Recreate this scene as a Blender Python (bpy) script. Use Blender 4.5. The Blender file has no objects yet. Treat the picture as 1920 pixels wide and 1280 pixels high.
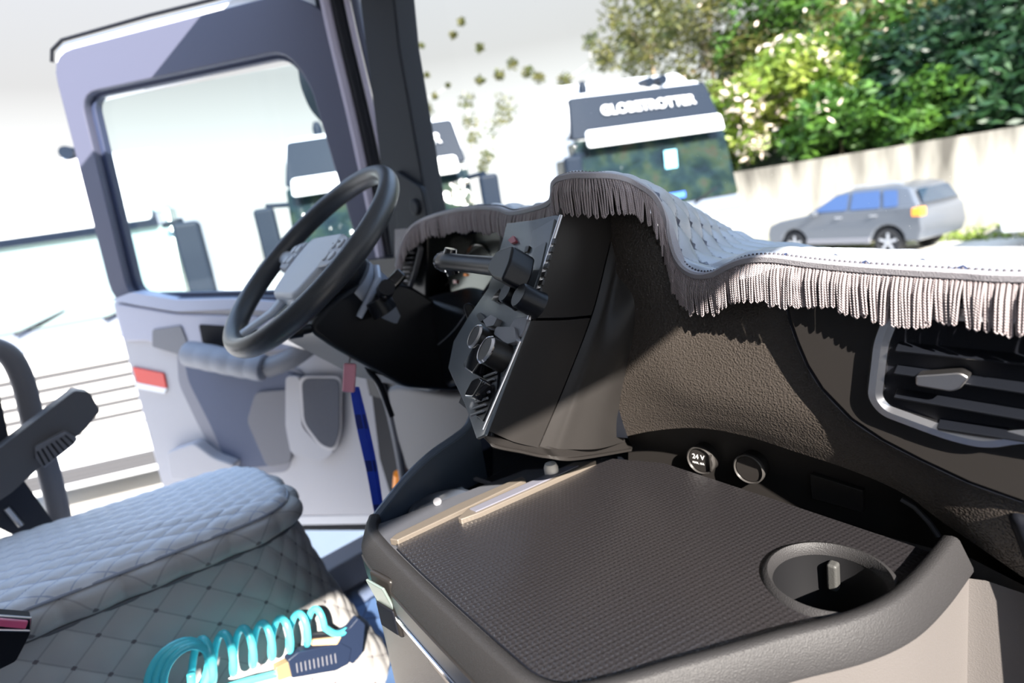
import bpy, bmesh, math, random
import numpy as np
from mathutils import Vector, Matrix
random.seed(7); rng = np.random.default_rng(7)
SC = bpy.context.scene; COL = SC.collection
R = math.radians

# ------------------------------------------------------------------ camera
FPX = 1100.0
CAM = np.array([0.60, 0.0, 2.45])
YAW, PIT, ROLL = R(48), R(12.5), R(9)
cf = np.array([-math.sin(YAW)*math.cos(PIT), math.cos(YAW)*math.cos(PIT), -math.sin(PIT)])
_r = np.array([math.cos(YAW), math.sin(YAW), 0.0]); _u = np.cross(_r, cf)
cr = _r*math.cos(ROLL) - _u*math.sin(ROLL); cu = _u*math.cos(ROLL) + _r*math.sin(ROLL)
cd = bpy.data.cameras.new('camera'); co = bpy.data.objects.new('camera', cd); COL.objects.link(co)
co.matrix_world = Matrix(((cr[0], cu[0], -cf[0], CAM[0]), (cr[1], cu[1], -cf[1], CAM[1]), (cr[2], cu[2], -cf[2], CAM[2]), (0, 0, 0, 1)))
cd.sensor_width = 36; cd.lens = FPX/1920*36; cd.clip_start = .02; cd.clip_end = 400
cd.dof.use_dof = True; cd.dof.focus_distance = .66; cd.dof.aperture_fstop = 3.6
SC.camera = co
# ------------------------------------------------------------------ sky, sun, exposure
SC.view_settings.view_transform = 'Standard'; SC.view_settings.look = 'None'
SC.view_settings.gamma = 1; SC.view_settings.use_curve_mapping = False
SC.view_settings.exposure = 0.95
wd = bpy.data.worlds.new('sky'); SC.world = wd; wd.use_nodes = True
wn = wd.node_tree.nodes; wl = wd.node_tree.links; wn.clear()
wo = wn.new('ShaderNodeOutputWorld'); bg = wn.new('ShaderNodeBackground'); tc = wn.new('ShaderNodeTexCoord')
sx = wn.new('ShaderNodeSeparateXYZ'); rp = wn.new('ShaderNodeValToRGB')
wl.new(tc.outputs['Generated'], sx.inputs[0]); wl.new(sx.outputs['Z'], rp.inputs[0]); wl.new(rp.outputs[0], bg.inputs[0]); wl.new(bg.outputs[0], wo.inputs[0])
cs = rp.color_ramp.elements
cs[0].position = 0.0; cs[0].color = (.62, .60, .57, 1)
cs[1].position = 1.0; cs[1].color = (.75, 1.05, 1.55, 1)
for p, c in ((.02, (.80, .81, .80, 1)), (.12, (.66, .67, .665, 1)), (.24, (.40, .40, .40, 1)), (.345, (.41, .42, .44, 1)), (.43, (.68, .86, 1.15, 1)), (.60, (.75, 1.05, 1.6, 1))):
    e = cs.new(p); e.color = c
bg.inputs[1].default_value = 1.04
SUN = Vector((1, -.5, .74)).normalized()
sd = bpy.data.lights.new('sun', 'SUN'); sd.energy = 11.5; sd.angle = R(.6); sd.color = (1, .93, .84)
so = bpy.data.objects.new('sun', sd); COL.objects.link(so); so.location = (3, -2, 6)
so.rotation_euler = SUN.to_track_quat('Z', 'Y').to_euler()

# ------------------------------------------------------------------ helpers
def at(px, py, ax, v):
    """where the line of sight through a pixel of the photograph meets the plane x, y or z = v"""
    r = cf + cr*(px-960)/FPX - cu*(py-640)/FPX
    return CAM + r*((v-CAM[ax])/r[ax])
def onp(px, py, p0, n):
    r = cf + cr*(px-960)/FPX - cu*(py-640)/FPX; n = np.array(n, float)
    return CAM + r*(((np.array(p0)-CAM)@n)/(r@n))
def dep(px, py, d): return CAM + (cf + cr*(px-960)/FPX - cu*(py-640)/FPX)*d
V = np.array
def nz(v): v = np.array(v, float); return v/np.linalg.norm(v)
def tag(o, label=None, cat=None, group=None, kind=None):
    for k, v in (('label', label), ('category', cat), ('group', group), ('kind', kind)):
        if v: o[k] = v
    return o
def thing(name, label, cat, loc=(0, 0, 0), rz=0, group=None):
    o = bpy.data.objects.new(name, None); COL.objects.link(o); o.empty_display_size = .05
    o.location = loc; o.rotation_euler = (0, 0, rz)
    return tag(o, label, cat, group)
def link(name, me, m=None, parent=None, smooth=35, world=True, bevel=0, seg=2, **kw):
    if m is not None and not me.materials: me.materials.append(m)
    if smooth and len(me.polygons):
        me.polygons.foreach_set('use_smooth', [True]*len(me.polygons))
        if smooth < 180: me.set_sharp_from_angle(angle=R(smooth))
    o = bpy.data.objects.new(name, me); COL.objects.link(o)
    if parent is not None:
        o.parent = parent
        if world:
            mw = Matrix.Identity(4); p = parent
            while p is not None:
                mw = p.matrix_parent_inverse @ p.matrix_basis @ mw if p.parent else p.matrix_basis @ mw
                p = p.parent
            o.matrix_parent_inverse = mw.inverted()
    if bevel:
        b = o.modifiers.new('bevel', 'BEVEL'); b.width = bevel; b.segments = seg; b.limit_method = 'ANGLE'; b.angle_limit = R(32); b.harden_normals = bool(smooth)
    tag(o, **kw)
    return o
def mk(verts, faces, uv=None):
    me = bpy.data.meshes.new('mesh'); me.from_pydata([tuple(map(float, v)) for v in verts], [], [tuple(f) for f in faces])
    if uv is not None:
        l = me.uv_layers.new(name='UVMap'); vi = np.empty(len(me.loops), int); me.loops.foreach_get('vertex_index', vi)
        l.data.foreach_set('uv', np.asarray(uv, 'f')[vi].ravel())
    me.update(); return me
def fixn(me):
    bm = bmesh.new(); bm.from_mesh(me); bmesh.ops.recalc_face_normals(bm, faces=bm.faces); bm.to_mesh(me); bm.free(); return me
def join(*parts):
    """(verts, faces) pairs into one pair"""
    vs, fs, n = [], [], 0
    for v, f in parts:
        vs += [tuple(p) for p in v]; fs += [tuple(i+n for i in q) for q in f]; n += len(v)
    return vs, fs
def M_(*parts): v, f = join(*parts); return fixn(mk(v, f))
EX, EY, EZ = V([1., 0, 0]), V([0., 1, 0]), V([0., 0, 1])
def bxv(c, s, ax=(EX, EY, EZ)):
    c = V(c); a, b, d = [V(q)*h/2 for q, h in zip(ax, s)]
    v = [c+i*a+j*b+k*d for i in (-1, 1) for j in (-1, 1) for k in (-1, 1)]
    return v, [(0, 1, 3, 2), (4, 6, 7, 5), (0, 4, 5, 1), (2, 3, 7, 6), (0, 2, 6, 4), (1, 5, 7, 3)]
def pri(poly, d):
    """extrude a 3D polygon by vector d"""
    n = len(poly); d = V(d); v = [V(p) for p in poly]+[V(p)+d for p in poly]
    return v, [tuple(range(n)), tuple(range(2*n-1, n-1, -1))]+[(i, (i+1) % n, (i+1) % n+n, i+n) for i in range(n)]
def ringpri(outer, inner, d):
    n = len(outer); d = V(d); v = [V(p) for p in outer]+[V(p) for p in inner]; v += [p+d for p in v]; f = []
    for i in range(n):
        j = (i+1) % n
        f += [(i, j, n+j, n+i), (2*n+i, 3*n+i, 3*n+j, 2*n+j), (i, 2*n+i, 2*n+j, j), (n+i, n+j, 3*n+j, 3*n+i)]
    return v, f
def frame(d):
    d = nz(d); a = nz(np.cross(d, EZ if abs(d[2]) < .9 else EX)); return a, np.cross(d, a), d
def tubev(path, r, n=10, closed=False, flat=1.0, up=None):
    P = [V(p) for p in path]; m = len(P); rs = r if hasattr(r, '__len__') else [r]*m; v = []; a0 = None
    for i in range(m):
        t = nz(P[(i+1) % m]-P[i-1]) if closed else nz(P[min(i+1, m-1)]-P[max(i-1, 0)])
        if a0 is None: a = frame(t)[0] if up is None else nz(V(up)-t*(V(up)@t))
        else: a = nz(a0-t*(a0@t)) if up is None else nz(V(up)-t*(V(up)@t))
        a0 = a; b = np.cross(t, a)
        v += [P[i]+(a*math.cos(k*2*math.pi/n)*flat+b*math.sin(k*2*math.pi/n))*rs[i] for k in range(n)]
    f = []
    for i in range(m if closed else m-1):
        for k in range(n):
            j = (i+1) % m; f.append((i*n+k, i*n+(k+1) % n, j*n+(k+1) % n, j*n+k))
    if not closed: f += [tuple(range(n)), tuple((m-1)*n+k for k in range(n))]
    return v, f
def cylv(a, b, r, n=24, r2=None): return tubev([a, b], [r, r if r2 is None else r2], n)
def lathev(c, axis, prof, n=32):
    """prof: (radius, height) pairs round an axis"""
    a, b, d = frame(axis); c = V(c); v = []; f = []; m = len(prof)
    for r, h in prof: v += [c+d*h+(a*math.cos(k*2*math.pi/n)+b*math.sin(k*2*math.pi/n))*max(r, 1e-5) for k in range(n)]
    for i in range(m-1):
        for k in range(n): f.append((i*n+k, i*n+(k+1) % n, (i+1)*n+(k+1) % n, (i+1)*n+k))
    return v, f
def cr1(P, n, closed=False):
    """Catmull-Rom resample: n points evenly by parameter"""
    P = np.array(P, float); m = len(P); out = []
    T = np.linspace(0, m if closed else m-1, n, endpoint=not closed)
    for t in T:
        i = int(min(t, m-1 if closed else m-2)); u = t-i
        g = (lambda k: P[k % m]) if closed else (lambda k: P[k] if 0 <= k < m else (2*P[0]-P[1] if k < 0 else 2*P[-1]-P[-2]))
        p0, p1, p2, p3 = g(i-1), g(i), g(i+1), g(i+2)
        out.append(.5*(2*p1+(p2-p0)*u+(2*p0-5*p1+4*p2-p3)*u*u+(3*p1-p0-3*p2+p3)*u**3))
    return np.array(out)
def even(P, n):
    P = np.array(P); s = np.r_[0, np.cumsum(np.linalg.norm(np.diff(P, axis=0), axis=1))]
    t = np.linspace(0, s[-1], n); return np.stack([np.interp(t, s, P[:, k]) for k in range(P.shape[1])], 1)
def sheetv(grid, nu, nv, disp=None, thick=0.0):
    """smooth surface through a grid of control rows; disp(u, v) in metres along the normal"""
    A = [cr1(row, nv) for row in grid]; A = np.array(A)
    G = np.array([cr1(A[:, j], nu) for j in range(nv)]).transpose(1, 0, 2)
    du = np.gradient(G, axis=0); dv = np.gradient(G, axis=1); N = np.cross(du, dv); N /= np.linalg.norm(N, axis=2, keepdims=True)+1e-12
    U = np.zeros((nu, nv)); W = np.zeros((nu, nv))
    U[1:] = np.cumsum(np.linalg.norm(np.diff(G, axis=0), axis=2).mean(1))[:, None]
    W[:, 1:] = np.cumsum(np.linalg.norm(np.diff(G, axis=1), axis=2).mean(0))[None]
    if disp is not None: G = G+N*disp(U, W)[..., None]
    f = [(i*nv+j, (i+1)*nv+j, (i+1)*nv+j+1, i*nv+j+1) for i in range(nu-1) for j in range(nv-1)]
    v = G.reshape(-1, 3); uv = np.stack([U, W], 2).reshape(-1, 2)
    if thick:
        n = len(v); v = np.r_[v, (G-N*thick).reshape(-1, 3)]; uv = np.r_[uv, uv]; f += [tuple(i+n for i in q[::-1]) for q in f]
        b = [(i, 0) for i in range(nu)]+[(nu-1, j) for j in range(1, nv)]+[(i, nv-1) for i in range(nu-2, -1, -1)]+[(0, j) for j in range(nv-2, 0, -1)]
        b = [i*nv+j for i, j in b]; f += [(b[k], b[(k+1) % len(b)], b[(k+1) % len(b)]+n, b[k]+n) for k in range(len(b))]
    return v, f, uv
def sheet(name, grid, nu, nv, m, parent, disp=None, thick=0.0, **kw):
    v, f, uv = sheetv(grid, nu, nv, disp, thick); return link(name, fixn(mk(v, f, uv)), m, parent, kw.pop('smooth', 50), **kw)
def sweepv(path, prof, up=EZ, closed=False, cap=True):
    """prof: (side, up) pairs; side is to the right of travel"""
    P = np.array(path, float); m = len(P); n = len(prof); v = []
    for i in range(m):
        t = nz(P[(i+1) % m]-P[i-1]) if closed else nz(P[min(i+1, m-1)]-P[max(i-1, 0)])
        s = nz(np.cross(t, up)); w = np.cross(s, t)
        v += [P[i]+s*a+w*b for a, b in prof]
    f = [(i*n+k, i*n+(k+1) % n, ((i+1) % m)*n+(k+1) % n, ((i+1) % m)*n+k) for i in range(m if closed else m-1) for k in range(n)]
    if not closed and cap: f += [tuple(range(n)), tuple((m-1)*n+k for k in range(n))]
    return v, f
def rrect(w, h, r, k=6):
    out = []
    for cx, cy, a0 in ((w/2-r, h/2-r, 0), (-w/2+r, h/2-r, 90), (-w/2+r, -h/2+r, 180), (w/2-r, -h/2+r, 270)):
        out += [(cx+r*math.cos(R(a0+90*i/k)), cy+r*math.sin(R(a0+90*i/k))) for i in range(k+1)]
    return out
def roundpoly(P, r, k=5):
    """round the corners of a polygon (any dimension)"""
    P = [V(p) for p in P]; n = len(P); out = []
    rr = r if hasattr(r, '__len__') else [r]*n
    for i in range(n):
        a, b, c = P[i-1], P[i], P[(i+1) % n]; ra = min(rr[i], .45*np.linalg.norm(a-b), .45*np.linalg.norm(c-b))
        s, e = b+nz(a-b)*ra, b+nz(c-b)*ra
        out += [(1-t)**2*s+2*t*(1-t)*b+t*t*e for t in np.linspace(0, 1, k+1)]
    return out
def textm(body, size, o, ux, uy, depth=.0006, align='CENTER', bold=0, sx=1.0):
    """lettering as a mesh standing on the plane (o, ux, uy)"""
    c = bpy.data.curves.new('t', 'FONT'); c.body = body; c.size = size; c.extrude = depth; c.align_x = align; c.align_y = 'CENTER'; c.offset = bold
    t = bpy.data.objects.new('t', c); COL.objects.link(t); bpy.context.view_layer.update()
    me = bpy.data.meshes.new_from_object(t.evaluated_get(bpy.context.evaluated_depsgraph_get())); bpy.data.objects.remove(t); bpy.data.curves.remove(c)
    ux, uy = nz(ux), nz(uy); n = np.cross(ux, uy)
    me.transform(Matrix(((ux[0]*sx, uy[0], n[0], o[0]), (ux[1]*sx, uy[1], n[1], o[1]), (ux[2]*sx, uy[2], n[2], o[2]), (0, 0, 0, 1))))
    return me

# ------------------------------------------------------------------ materials
MATS = {}
def base(name):
    m = bpy.data.materials.new(name); m.use_nodes = True; MATS[name] = m
    return m, m.node_tree.nodes, m.node_tree.links, m.node_tree.nodes['Principled BSDF']
def mt(name, col, rough=.5, metal=0, bump=None, spec=.5, coat=0, var=0, em=None, sheen=0, trans=0):
    """bump: (kind, scale, strength, distance)"""
    m, N, L, b = base(name)
    b.inputs['Base Color'].default_value = (*col, 1); b.inputs['Roughness'].default_value = rough; b.inputs['Metallic'].default_value = metal
    b.inputs['Specular IOR Level'].default_value = spec; b.inputs['Coat Weight'].default_value = coat; b.inputs['Sheen Weight'].default_value = sheen
    if trans: b.inputs['Transmission Weight'].default_value = trans
    if em: b.inputs['Emission Color'].default_value = (*em[0], 1); b.inputs['Emission Strength'].default_value = em[1]
    c = N.new('ShaderNodeTexCoord')
    if bump:
        k, s, st, di = bump
        t = N.new('ShaderNodeTexVoronoi' if k == 'v' else 'ShaderNodeTexNoise'); t.inputs['Scale'].default_value = s
        if k == 'v': t.feature = 'SMOOTH_F1'
        else: t.inputs['Detail'].default_value = 4
        L.new(c.outputs['Object'], t.inputs['Vector']); u = N.new('ShaderNodeBump'); u.inputs['Strength'].default_value = st; u.inputs['Distance'].default_value = di
        L.new(t.outputs[0], u.inputs['Height']); L.new(u.outputs[0], b.inputs['Normal'])
    if var:
        t = N.new('ShaderNodeTexNoise'); t.inputs['Scale'].default_value = 6; t.inputs['Detail'].default_value = 5; L.new(c.outputs['Object'], t.inputs['Vector'])
        r = N.new('ShaderNodeValToRGB'); e = r.color_ramp.elements; e[0].position = .3; e[1].position = .7
        e[0].color = (*[x*(1-var) for x in col], 1); e[1].color = (*[min(1, x*(1+var)) for x in col], 1)
        L.new(t.outputs[0], r.inputs[0]); L.new(r.outputs[0], b.inputs['Base Color'])
    return m
def mathn(N, L, op, a, b=None):
    n = N.new('ShaderNodeMath'); n.operation = op
    for i, x in enumerate((a, b)):
        if x is None: continue
        if isinstance(x, (int, float)): n.inputs[i].default_value = x
        else: L.new(x, n.inputs[i])
    return n.outputs[0]
def quilt_mat(name, col, thread, cu_, cv_, rough=.45, knot=0, th=.05, line=.02):
    """quilted leather: stitched lines in thread colour along the diamond seams, a leather grain"""
    m, N, L, b = base(name); c = N.new('ShaderNodeTexCoord'); s = N.new('ShaderNodeSeparateXYZ'); L.new(c.outputs['UV'], s.inputs[0])
    u = mathn(N, L, 'MULTIPLY', s.outputs[0], 1/cu_); v = mathn(N, L, 'MULTIPLY', s.outputs[1], 1/cv_)
    def tri(x):
        f = mathn(N, L, 'FRACT', x); return mathn(N, L, 'MINIMUM', f, mathn(N, L, 'SUBTRACT', 1.0, f))
    a = tri(mathn(N, L, 'ADD', u, v)); d = tri(mathn(N, L, 'ADD', mathn(N, L, 'SUBTRACT', u, v), 40.0))
    seam = mathn(N, L, 'LESS_THAN', mathn(N, L, 'MINIMUM', a, d), line)
    if knot: seam = mathn(N, L, 'MAXIMUM', mathn(N, L, 'MULTIPLY', seam, .35), mathn(N, L, 'LESS_THAN', mathn(N, L, 'MAXIMUM', a, d), knot))
    mx = N.new('ShaderNodeMix'); mx.data_type = 'RGBA'; L.new(seam, mx.inputs['Factor']); mx.inputs['A'].default_value = (*col, 1); mx.inputs['B'].default_value = (*thread, 1)
    L.new(mx.outputs['Result'], b.inputs['Base Color']); b.inputs['Roughness'].default_value = rough
    t = N.new('ShaderNodeTexVoronoi'); t.inputs['Scale'].default_value = 900; L.new(c.outputs['Object'], t.inputs['Vector'])
    n = N.new('ShaderNodeBump'); n.inputs['Strength'].default_value = .25; n.inputs['Distance'].default_value = .0006; L.new(t.outputs[0], n.inputs['Height']); L.new(n.outputs[0], b.inputs['Normal'])
    return m
def glass_mat(name, tint=(1, 1, 1), gloss=.06, rough=0.0, dust=0):
    m, N, L, b = base(name); N.remove(b); o = [n for n in N if n.type == 'OUTPUT_MATERIAL'][0]
    t = N.new('ShaderNodeBsdfTransparent'); t.inputs[0].default_value = (*tint, 1); g = N.new('ShaderNodeBsdfGlossy'); g.inputs['Roughness'].default_value = rough
    mx = N.new('ShaderNodeMixShader'); fr = N.new('ShaderNodeLayerWeight'); fr.inputs[0].default_value = .25
    L.new(mathn(N, L, 'ADD', mathn(N, L, 'MULTIPLY', fr.outputs['Fresnel'], gloss*3), gloss*.3), mx.inputs[0]); L.new(t.outputs[0], mx.inputs[1]); L.new(g.outputs[0], mx.inputs[2])
    out = mx.outputs[0]
    if dust:
        c = N.new('ShaderNodeTexCoord'); v = N.new('ShaderNodeTexVoronoi'); v.inputs['Scale'].default_value = 60; L.new(c.outputs['Object'], v.inputs['Vector'])
        d = N.new('ShaderNodeBsdfDiffuse'); d.inputs[0].default_value = (.9, .9, .9, 1); m2 = N.new('ShaderNodeMixShader')
        L.new(mathn(N, L, 'MULTIPLY', mathn(N, L, 'LESS_THAN', v.outputs['Distance'], .035), dust), m2.inputs[0]); L.new(out, m2.inputs[1]); L.new(d.outputs[0], m2.inputs[2]); out = m2.outputs[0]
    L.new(out, o.inputs[0]); return m
grain = ('v', 650, .55, .0007)
BLK = mt('black_plastic', (.006, .007, .010), .36, bump=('n', 900, .15, .0003), spec=.3)
BLKS = mt('black_satin_plastic', (.020, .018, .017), .36, bump=('n', 1200, .12, .0003), spec=.3)
POD = mt('soft_black_panel', (.024, .022, .021), .40, bump=('n', 1500, .18, .0003), spec=.22)
LEA = mt('grained_black_dash_skin', (.043, .036, .031), .36, bump=('v', 480, .9, .0011), spec=.6)
LEA2 = mt('grained_rim_plastic', (.026, .025, .026), .55, bump=('v', 900, .6, .0006), spec=.3)
GLOSS = mt('gloss_black', (.008, .008, .010), .08, coat=.6)
CHR = mt('chrome', (.80, .80, .84), .14, 1)
SAT = mt('satin_silver_trim', (.62, .60, .60), .30, 1, bump=('n', 300, .05, .0005))
BRZ = mt('bronze_metal_strip', (.17, .145, .12), .32, .35, bump=('n', 400, .1, .0005))
GRY = mt('grey_door_plastic', (.44, .43, .46), .55, bump=('n', 900, .2, .0004))
GRYD = mt('blue_grey_door_fabric', (.09, .105, .165), .7, bump=('n', 1500, .4, .0005))
GRYM = mt('mid_grey_plastic', (.18, .18, .20), .5, bump=('n', 900, .2, .0004))
BEI = mt('beige_grey_plastic', (.115, .105, .10), .5, bump=('v', 800, .4, .0005))
FRM = mt('dark_blue_grey_frame', (.055, .065, .105), .5, bump=('n', 700, .2, .0004))
RUB = mt('black_rubber', (.006, .007, .011), .6, spec=.2)
PILM = mt('pillar_trim', (.012, .015, .021), .6, bump=('n', 1500, .3, .0004), spec=.2)
WHT = mt('white_paint', (.80, .81, .83), .3, coat=.3)
RED = mt('red_reflector', (.65, .03, .02), .25, coat=.5)
ORG = mt('glowing_orange_lens', (.9, .30, .03), .3, em=((1, .3, .03), .15))  # faint glow added to the orange, though the reflector is no lamp
WHL = mt('steering_wheel_leather', (.030, .034, .042), .40, bump=('v', 500, .35, .0005), spec=.6)
HUB = mt('pale_grey_hub_plastic', (.55, .60, .68), .38)
CRD = mt('grey_silky_cord', (.40, .35, .355), .45, sheen=.3)
EDG = mt('grey_braid', (.34, .33, .36), .55, bump=('n', 900, .8, .001))
LNY = mt('blue_webbing', (.01, .06, .62), .6, bump=('n', 1500, .5, .0004))
LNT = mt('dark_print', (.01, .015, .08), .6)
PNK = mt('pink_resin', (.90, .38, .48), .35, bump=('n', 500, .5, .0006))
HOS = mt('turquoise_hose', (.10, .72, .82), .25, coat=.4)
GUN = mt('blue_black_gun_plastic', (.012, .02, .045), .45)
FLB = mt('blue_floor_mat', (.035, .075, .17), .9, bump=('n', 300, .8, .002), sheen=.4)
SUV = mt('silver_grey_paint', (.10, .11, .13), .28, metal=.2, coat=.4)
CGL = mt('dark_car_glass', (.02, .035, .06), .05, coat=.8)
TYR = mt('tyre_rubber', (.02, .02, .022), .8)
ALU = mt('alloy_wheel', (.55, .56, .60), .3, .8)
GRL = mt('dark_grille', (.05, .05, .055), .6)
TXW = mt('pale_lettering', (.75, .76, .80), .5)
PRT = mt('white_print', (.85, .85, .85), .5)
LCD = mt('grey_display', (.10, .12, .14), .2, coat=.4)
GLS = glass_mat('door_glass', (.93, .98, .98), .05)
WSG = glass_mat('windshield_glass', (.975, .985, .98), .008, dust=.4)

# table insert: raised hexagonally packed dots
m, N, L, b = base('dotted_rubber_insert'); MDOT = m
b.inputs['Base Color'].default_value = (.017, .0155, .017, 1); b.inputs['Roughness'].default_value = .28; b.inputs['Specular IOR Level'].default_value = 1.0; b.inputs['Coat Weight'].default_value = .5; b.inputs['Coat Roughness'].default_value = .35
c = N.new('ShaderNodeTexCoord'); s = N.new('ShaderNodeSeparateXYZ'); L.new(c.outputs['Object'], s.inputs[0])
k = 2*math.pi/.0052
hs = [mathn(N, L, 'COSINE', mathn(N, L, 'ADD', mathn(N, L, 'MULTIPLY', s.outputs[0], k*a), mathn(N, L, 'MULTIPLY', s.outputs[1], k*bb))) for a, bb in ((.2, .98), (.949, -.317), (-.749, -.663))]
h = mathn(N, L, 'ADD', mathn(N, L, 'ADD', hs[0], hs[1]), hs[2]); h = mathn(N, L, 'MAXIMUM', mathn(N, L, 'MINIMUM', h, 2.0), -.6)
u = N.new('ShaderNodeBump'); u.inputs['Strength'].default_value = .6; u.inputs['Distance'].default_value = .0003; L.new(h, u.inputs['Height']); L.new(u.outputs[0], b.inputs['Normal'])

def quilt(cu_, cv_, h, p=1.6):
    def f(U, W):
        a = (U/cu_+W/cv_) % 1; b = (U/cu_-W/cv_) % 1
        a = np.minimum(a, 1-a)*2; b = np.minimum(b, 1-b)*2
        return h*((1-(1-a)**p/1.0)*(1-(1-b)**p))**.5
    return f

# ================================================================== SETTING
def st(name, me, m, smooth=35, **kw): return link(name, me, m, None, smooth, kind='structure', **kw)
m, N, L, b = base('sunlit_concrete'); CONC = m
c = N.new('ShaderNodeTexCoord'); t = N.new('ShaderNodeTexNoise'); t.inputs['Scale'].default_value = .6; t.inputs['Detail'].default_value = 8; L.new(c.outputs['Object'], t.inputs[0])
r = N.new('ShaderNodeValToRGB'); r.color_ramp.elements[0].color = (.40, .385, .36, 1); r.color_ramp.elements[1].color = (.56, .55, .53, 1); L.new(t.outputs[0], r.inputs[0]); L.new(r.outputs[0], b.inputs['Base Color']); b.inputs['Roughness'].default_value = .9
st('ground', M_(bxv((0, 0, -.05), (160, 160, .1))), CONC)
m, N, L, b = base('stained_render'); WALLM = m
c = N.new('ShaderNodeTexCoord'); mp = N.new('ShaderNodeMapping'); mp.inputs['Scale'].default_value = (1.6, 1, .22); t = N.new('ShaderNodeTexNoise'); t.inputs['Scale'].default_value = 1.3; t.inputs['Detail'].default_value = 9
L.new(c.outputs['Object'], mp.inputs[0]); L.new(mp.outputs[0], t.inputs[0]); s = N.new('ShaderNodeSeparateXYZ'); L.new(c.outputs['Object'], s.inputs[0])
g = mathn(N, L, 'MULTIPLY', mathn(N, L, 'MAXIMUM', mathn(N, L, 'SUBTRACT', s.outputs[2], .9), 0.0), .17)
r = N.new('ShaderNodeValToRGB'); e = r.color_ramp.elements; e[0].position = .52; e[0].color = (.43, .40, .34, 1); e[1].position = .86; e[1].color = (.10, .09, .075, 1); L.new(mathn(N, L, 'ADD', t.outputs[0], g), r.inputs[0]); L.new(r.outputs[0], b.inputs['Base Color']); b.inputs['Roughness'].default_value = .9
st('wall_yard', M_(bxv((-4, 18.75, 1.26), (46, .2, 2.52))), WALLM)
HILLM = mt('dark_undergrowth_soil', (.018, .030, .012), .95, bump=('n', 3, .8, .2), var=.5)
g = [[V([x, y, z+.5*math.sin(x*.7+y)]) for y, z in ((18.9, 1.0), (21, 2.6), (25, 5.5), (32, 10.0), (40, 12))] for x in (-13, -8, -4, 0, 5, 12, 20)]
v, f, uv = sheetv(g, 40, 40); st('hill', fixn(mk(v, f, uv)), HILLM)
# the truck cab round the camera: floor, roof, back wall, side walls with door openings
CABW = mt('grey_headliner', (.42, .42, .43), .9, bump=('n', 400, .3, .001))
st('floor', M_(bxv((0, .1, 1.34), (2.24, 2.2, .04))), FLB)
st('ceiling', M_(bxv((0, -.05, 3.38), (2.3, 2.3, .04))), CABW)
st('wall_back', M_(bxv((0, -1.12, 2.35), (2.3, .04, 2.1))), CABW)
st('wall_right', M_(bxv((1.13, -.93, 2.35), (.05, .42, 2.1)), bxv((1.13, .1, 3.1625), (.05, 2.0, .385)), bxv((1.13, .1, 1.80), (.05, 2.1, .94)), bxv((1.13, 1.06, 2.7), (.05, .16, 1.4))), CABW)
st('wall_left', M_(bxv((-1.27, -.72, 2.35), (.05, .84, 2.1)), bxv((-1.13, .1, 3.29), (.05, 2.0, .16))), CABW)
st('wall_front', M_(bxv((0, 1.14, 1.78), (2.3, .04, .86))), RUB)
st('trim_9', M_(bxv((0, 1.08, 3.26), (2.3, .05, .22))), RUB)
tn = thing('windshield', 'large clear windshield across the front of the cab', 'windshield', (0, 1.12, 2.28))
v, f, uv = sheetv([[V([x, 1.13+.05*(1-x*x)-.07*t, 2.28+.9*t]) for t in (0, .5, 1)] for x in (-1.05, -.5, 0, .5, 1.05)], 24, 12, thick=.005)
link('pane', fixn(mk(v, f)), WSG, tn)

# driver's side front pillar
py_ = 1.0
pl_ = [at(px, py, 1, py_) for px, py in ((632, -330), (706, -330), (734, -40), (748, 90), (778, 260), (806, 420), (838, 560), (770, 600), (735, 500), (705, 250))]
o = st('trim_1', M_(pri(pl_, (0, .07, 0))), PILM, bevel=.008)
hc = at(775, 385, 1, .985)
st('trim_2', M_(pri(roundpoly([at(px, py, 1, .985) for px, py in ((738, 318), (765, 335), (790, 352), (803, 420), (790, 470), (745, 470))], .02), (0, .02, 0)), lathev(at(780, 388, 1, .985), -EY, [(0, .010), (.019, .010), (.022, .006), (.023, 0)], 24)), PILM, bevel=.006)
# door opening edge on the body: seals and painted flanges
def flange(name, px0, w, m, xo, rad):
    P = cr1([at(px0+a, py, 0, xo) for a, py in ((-30, -60), (-5, 60), (35, 230), (67, 380), (90, 500), (108, 620))]+[V([xo, .98, 1.9]), V([xo, .96, 1.45])], 40)
    st(name, M_(tubev(P, rad, 10, flat=w, up=EY)), m)
LIL = mt('lilac_grey_painted_flange', (.30, .28, .36), .4)
flange('trim_3', 628, 1.0, LIL, -1.10, .017)
flange('trim_4', 650, 1.0, RUB, -1.08, .022)
flange('trim_5', 668, 1.0, LIL, -1.05, .009)
flange('trim_6', 684, 1.0, FRM, -1.04, .014)
st('trim_7', M_(pri([at(px, py, 0, -1.13) for px, py in ((585, -60), (640, -60), (690, 160), (745, 440), (760, 600), (700, 520))], (-.02, 0, 0))), RUB)
st('trim_8', M_(bxv((-1.1, .45, 1.42), (.10, 1.25, .10))), GRYM, bevel=.01)

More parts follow.
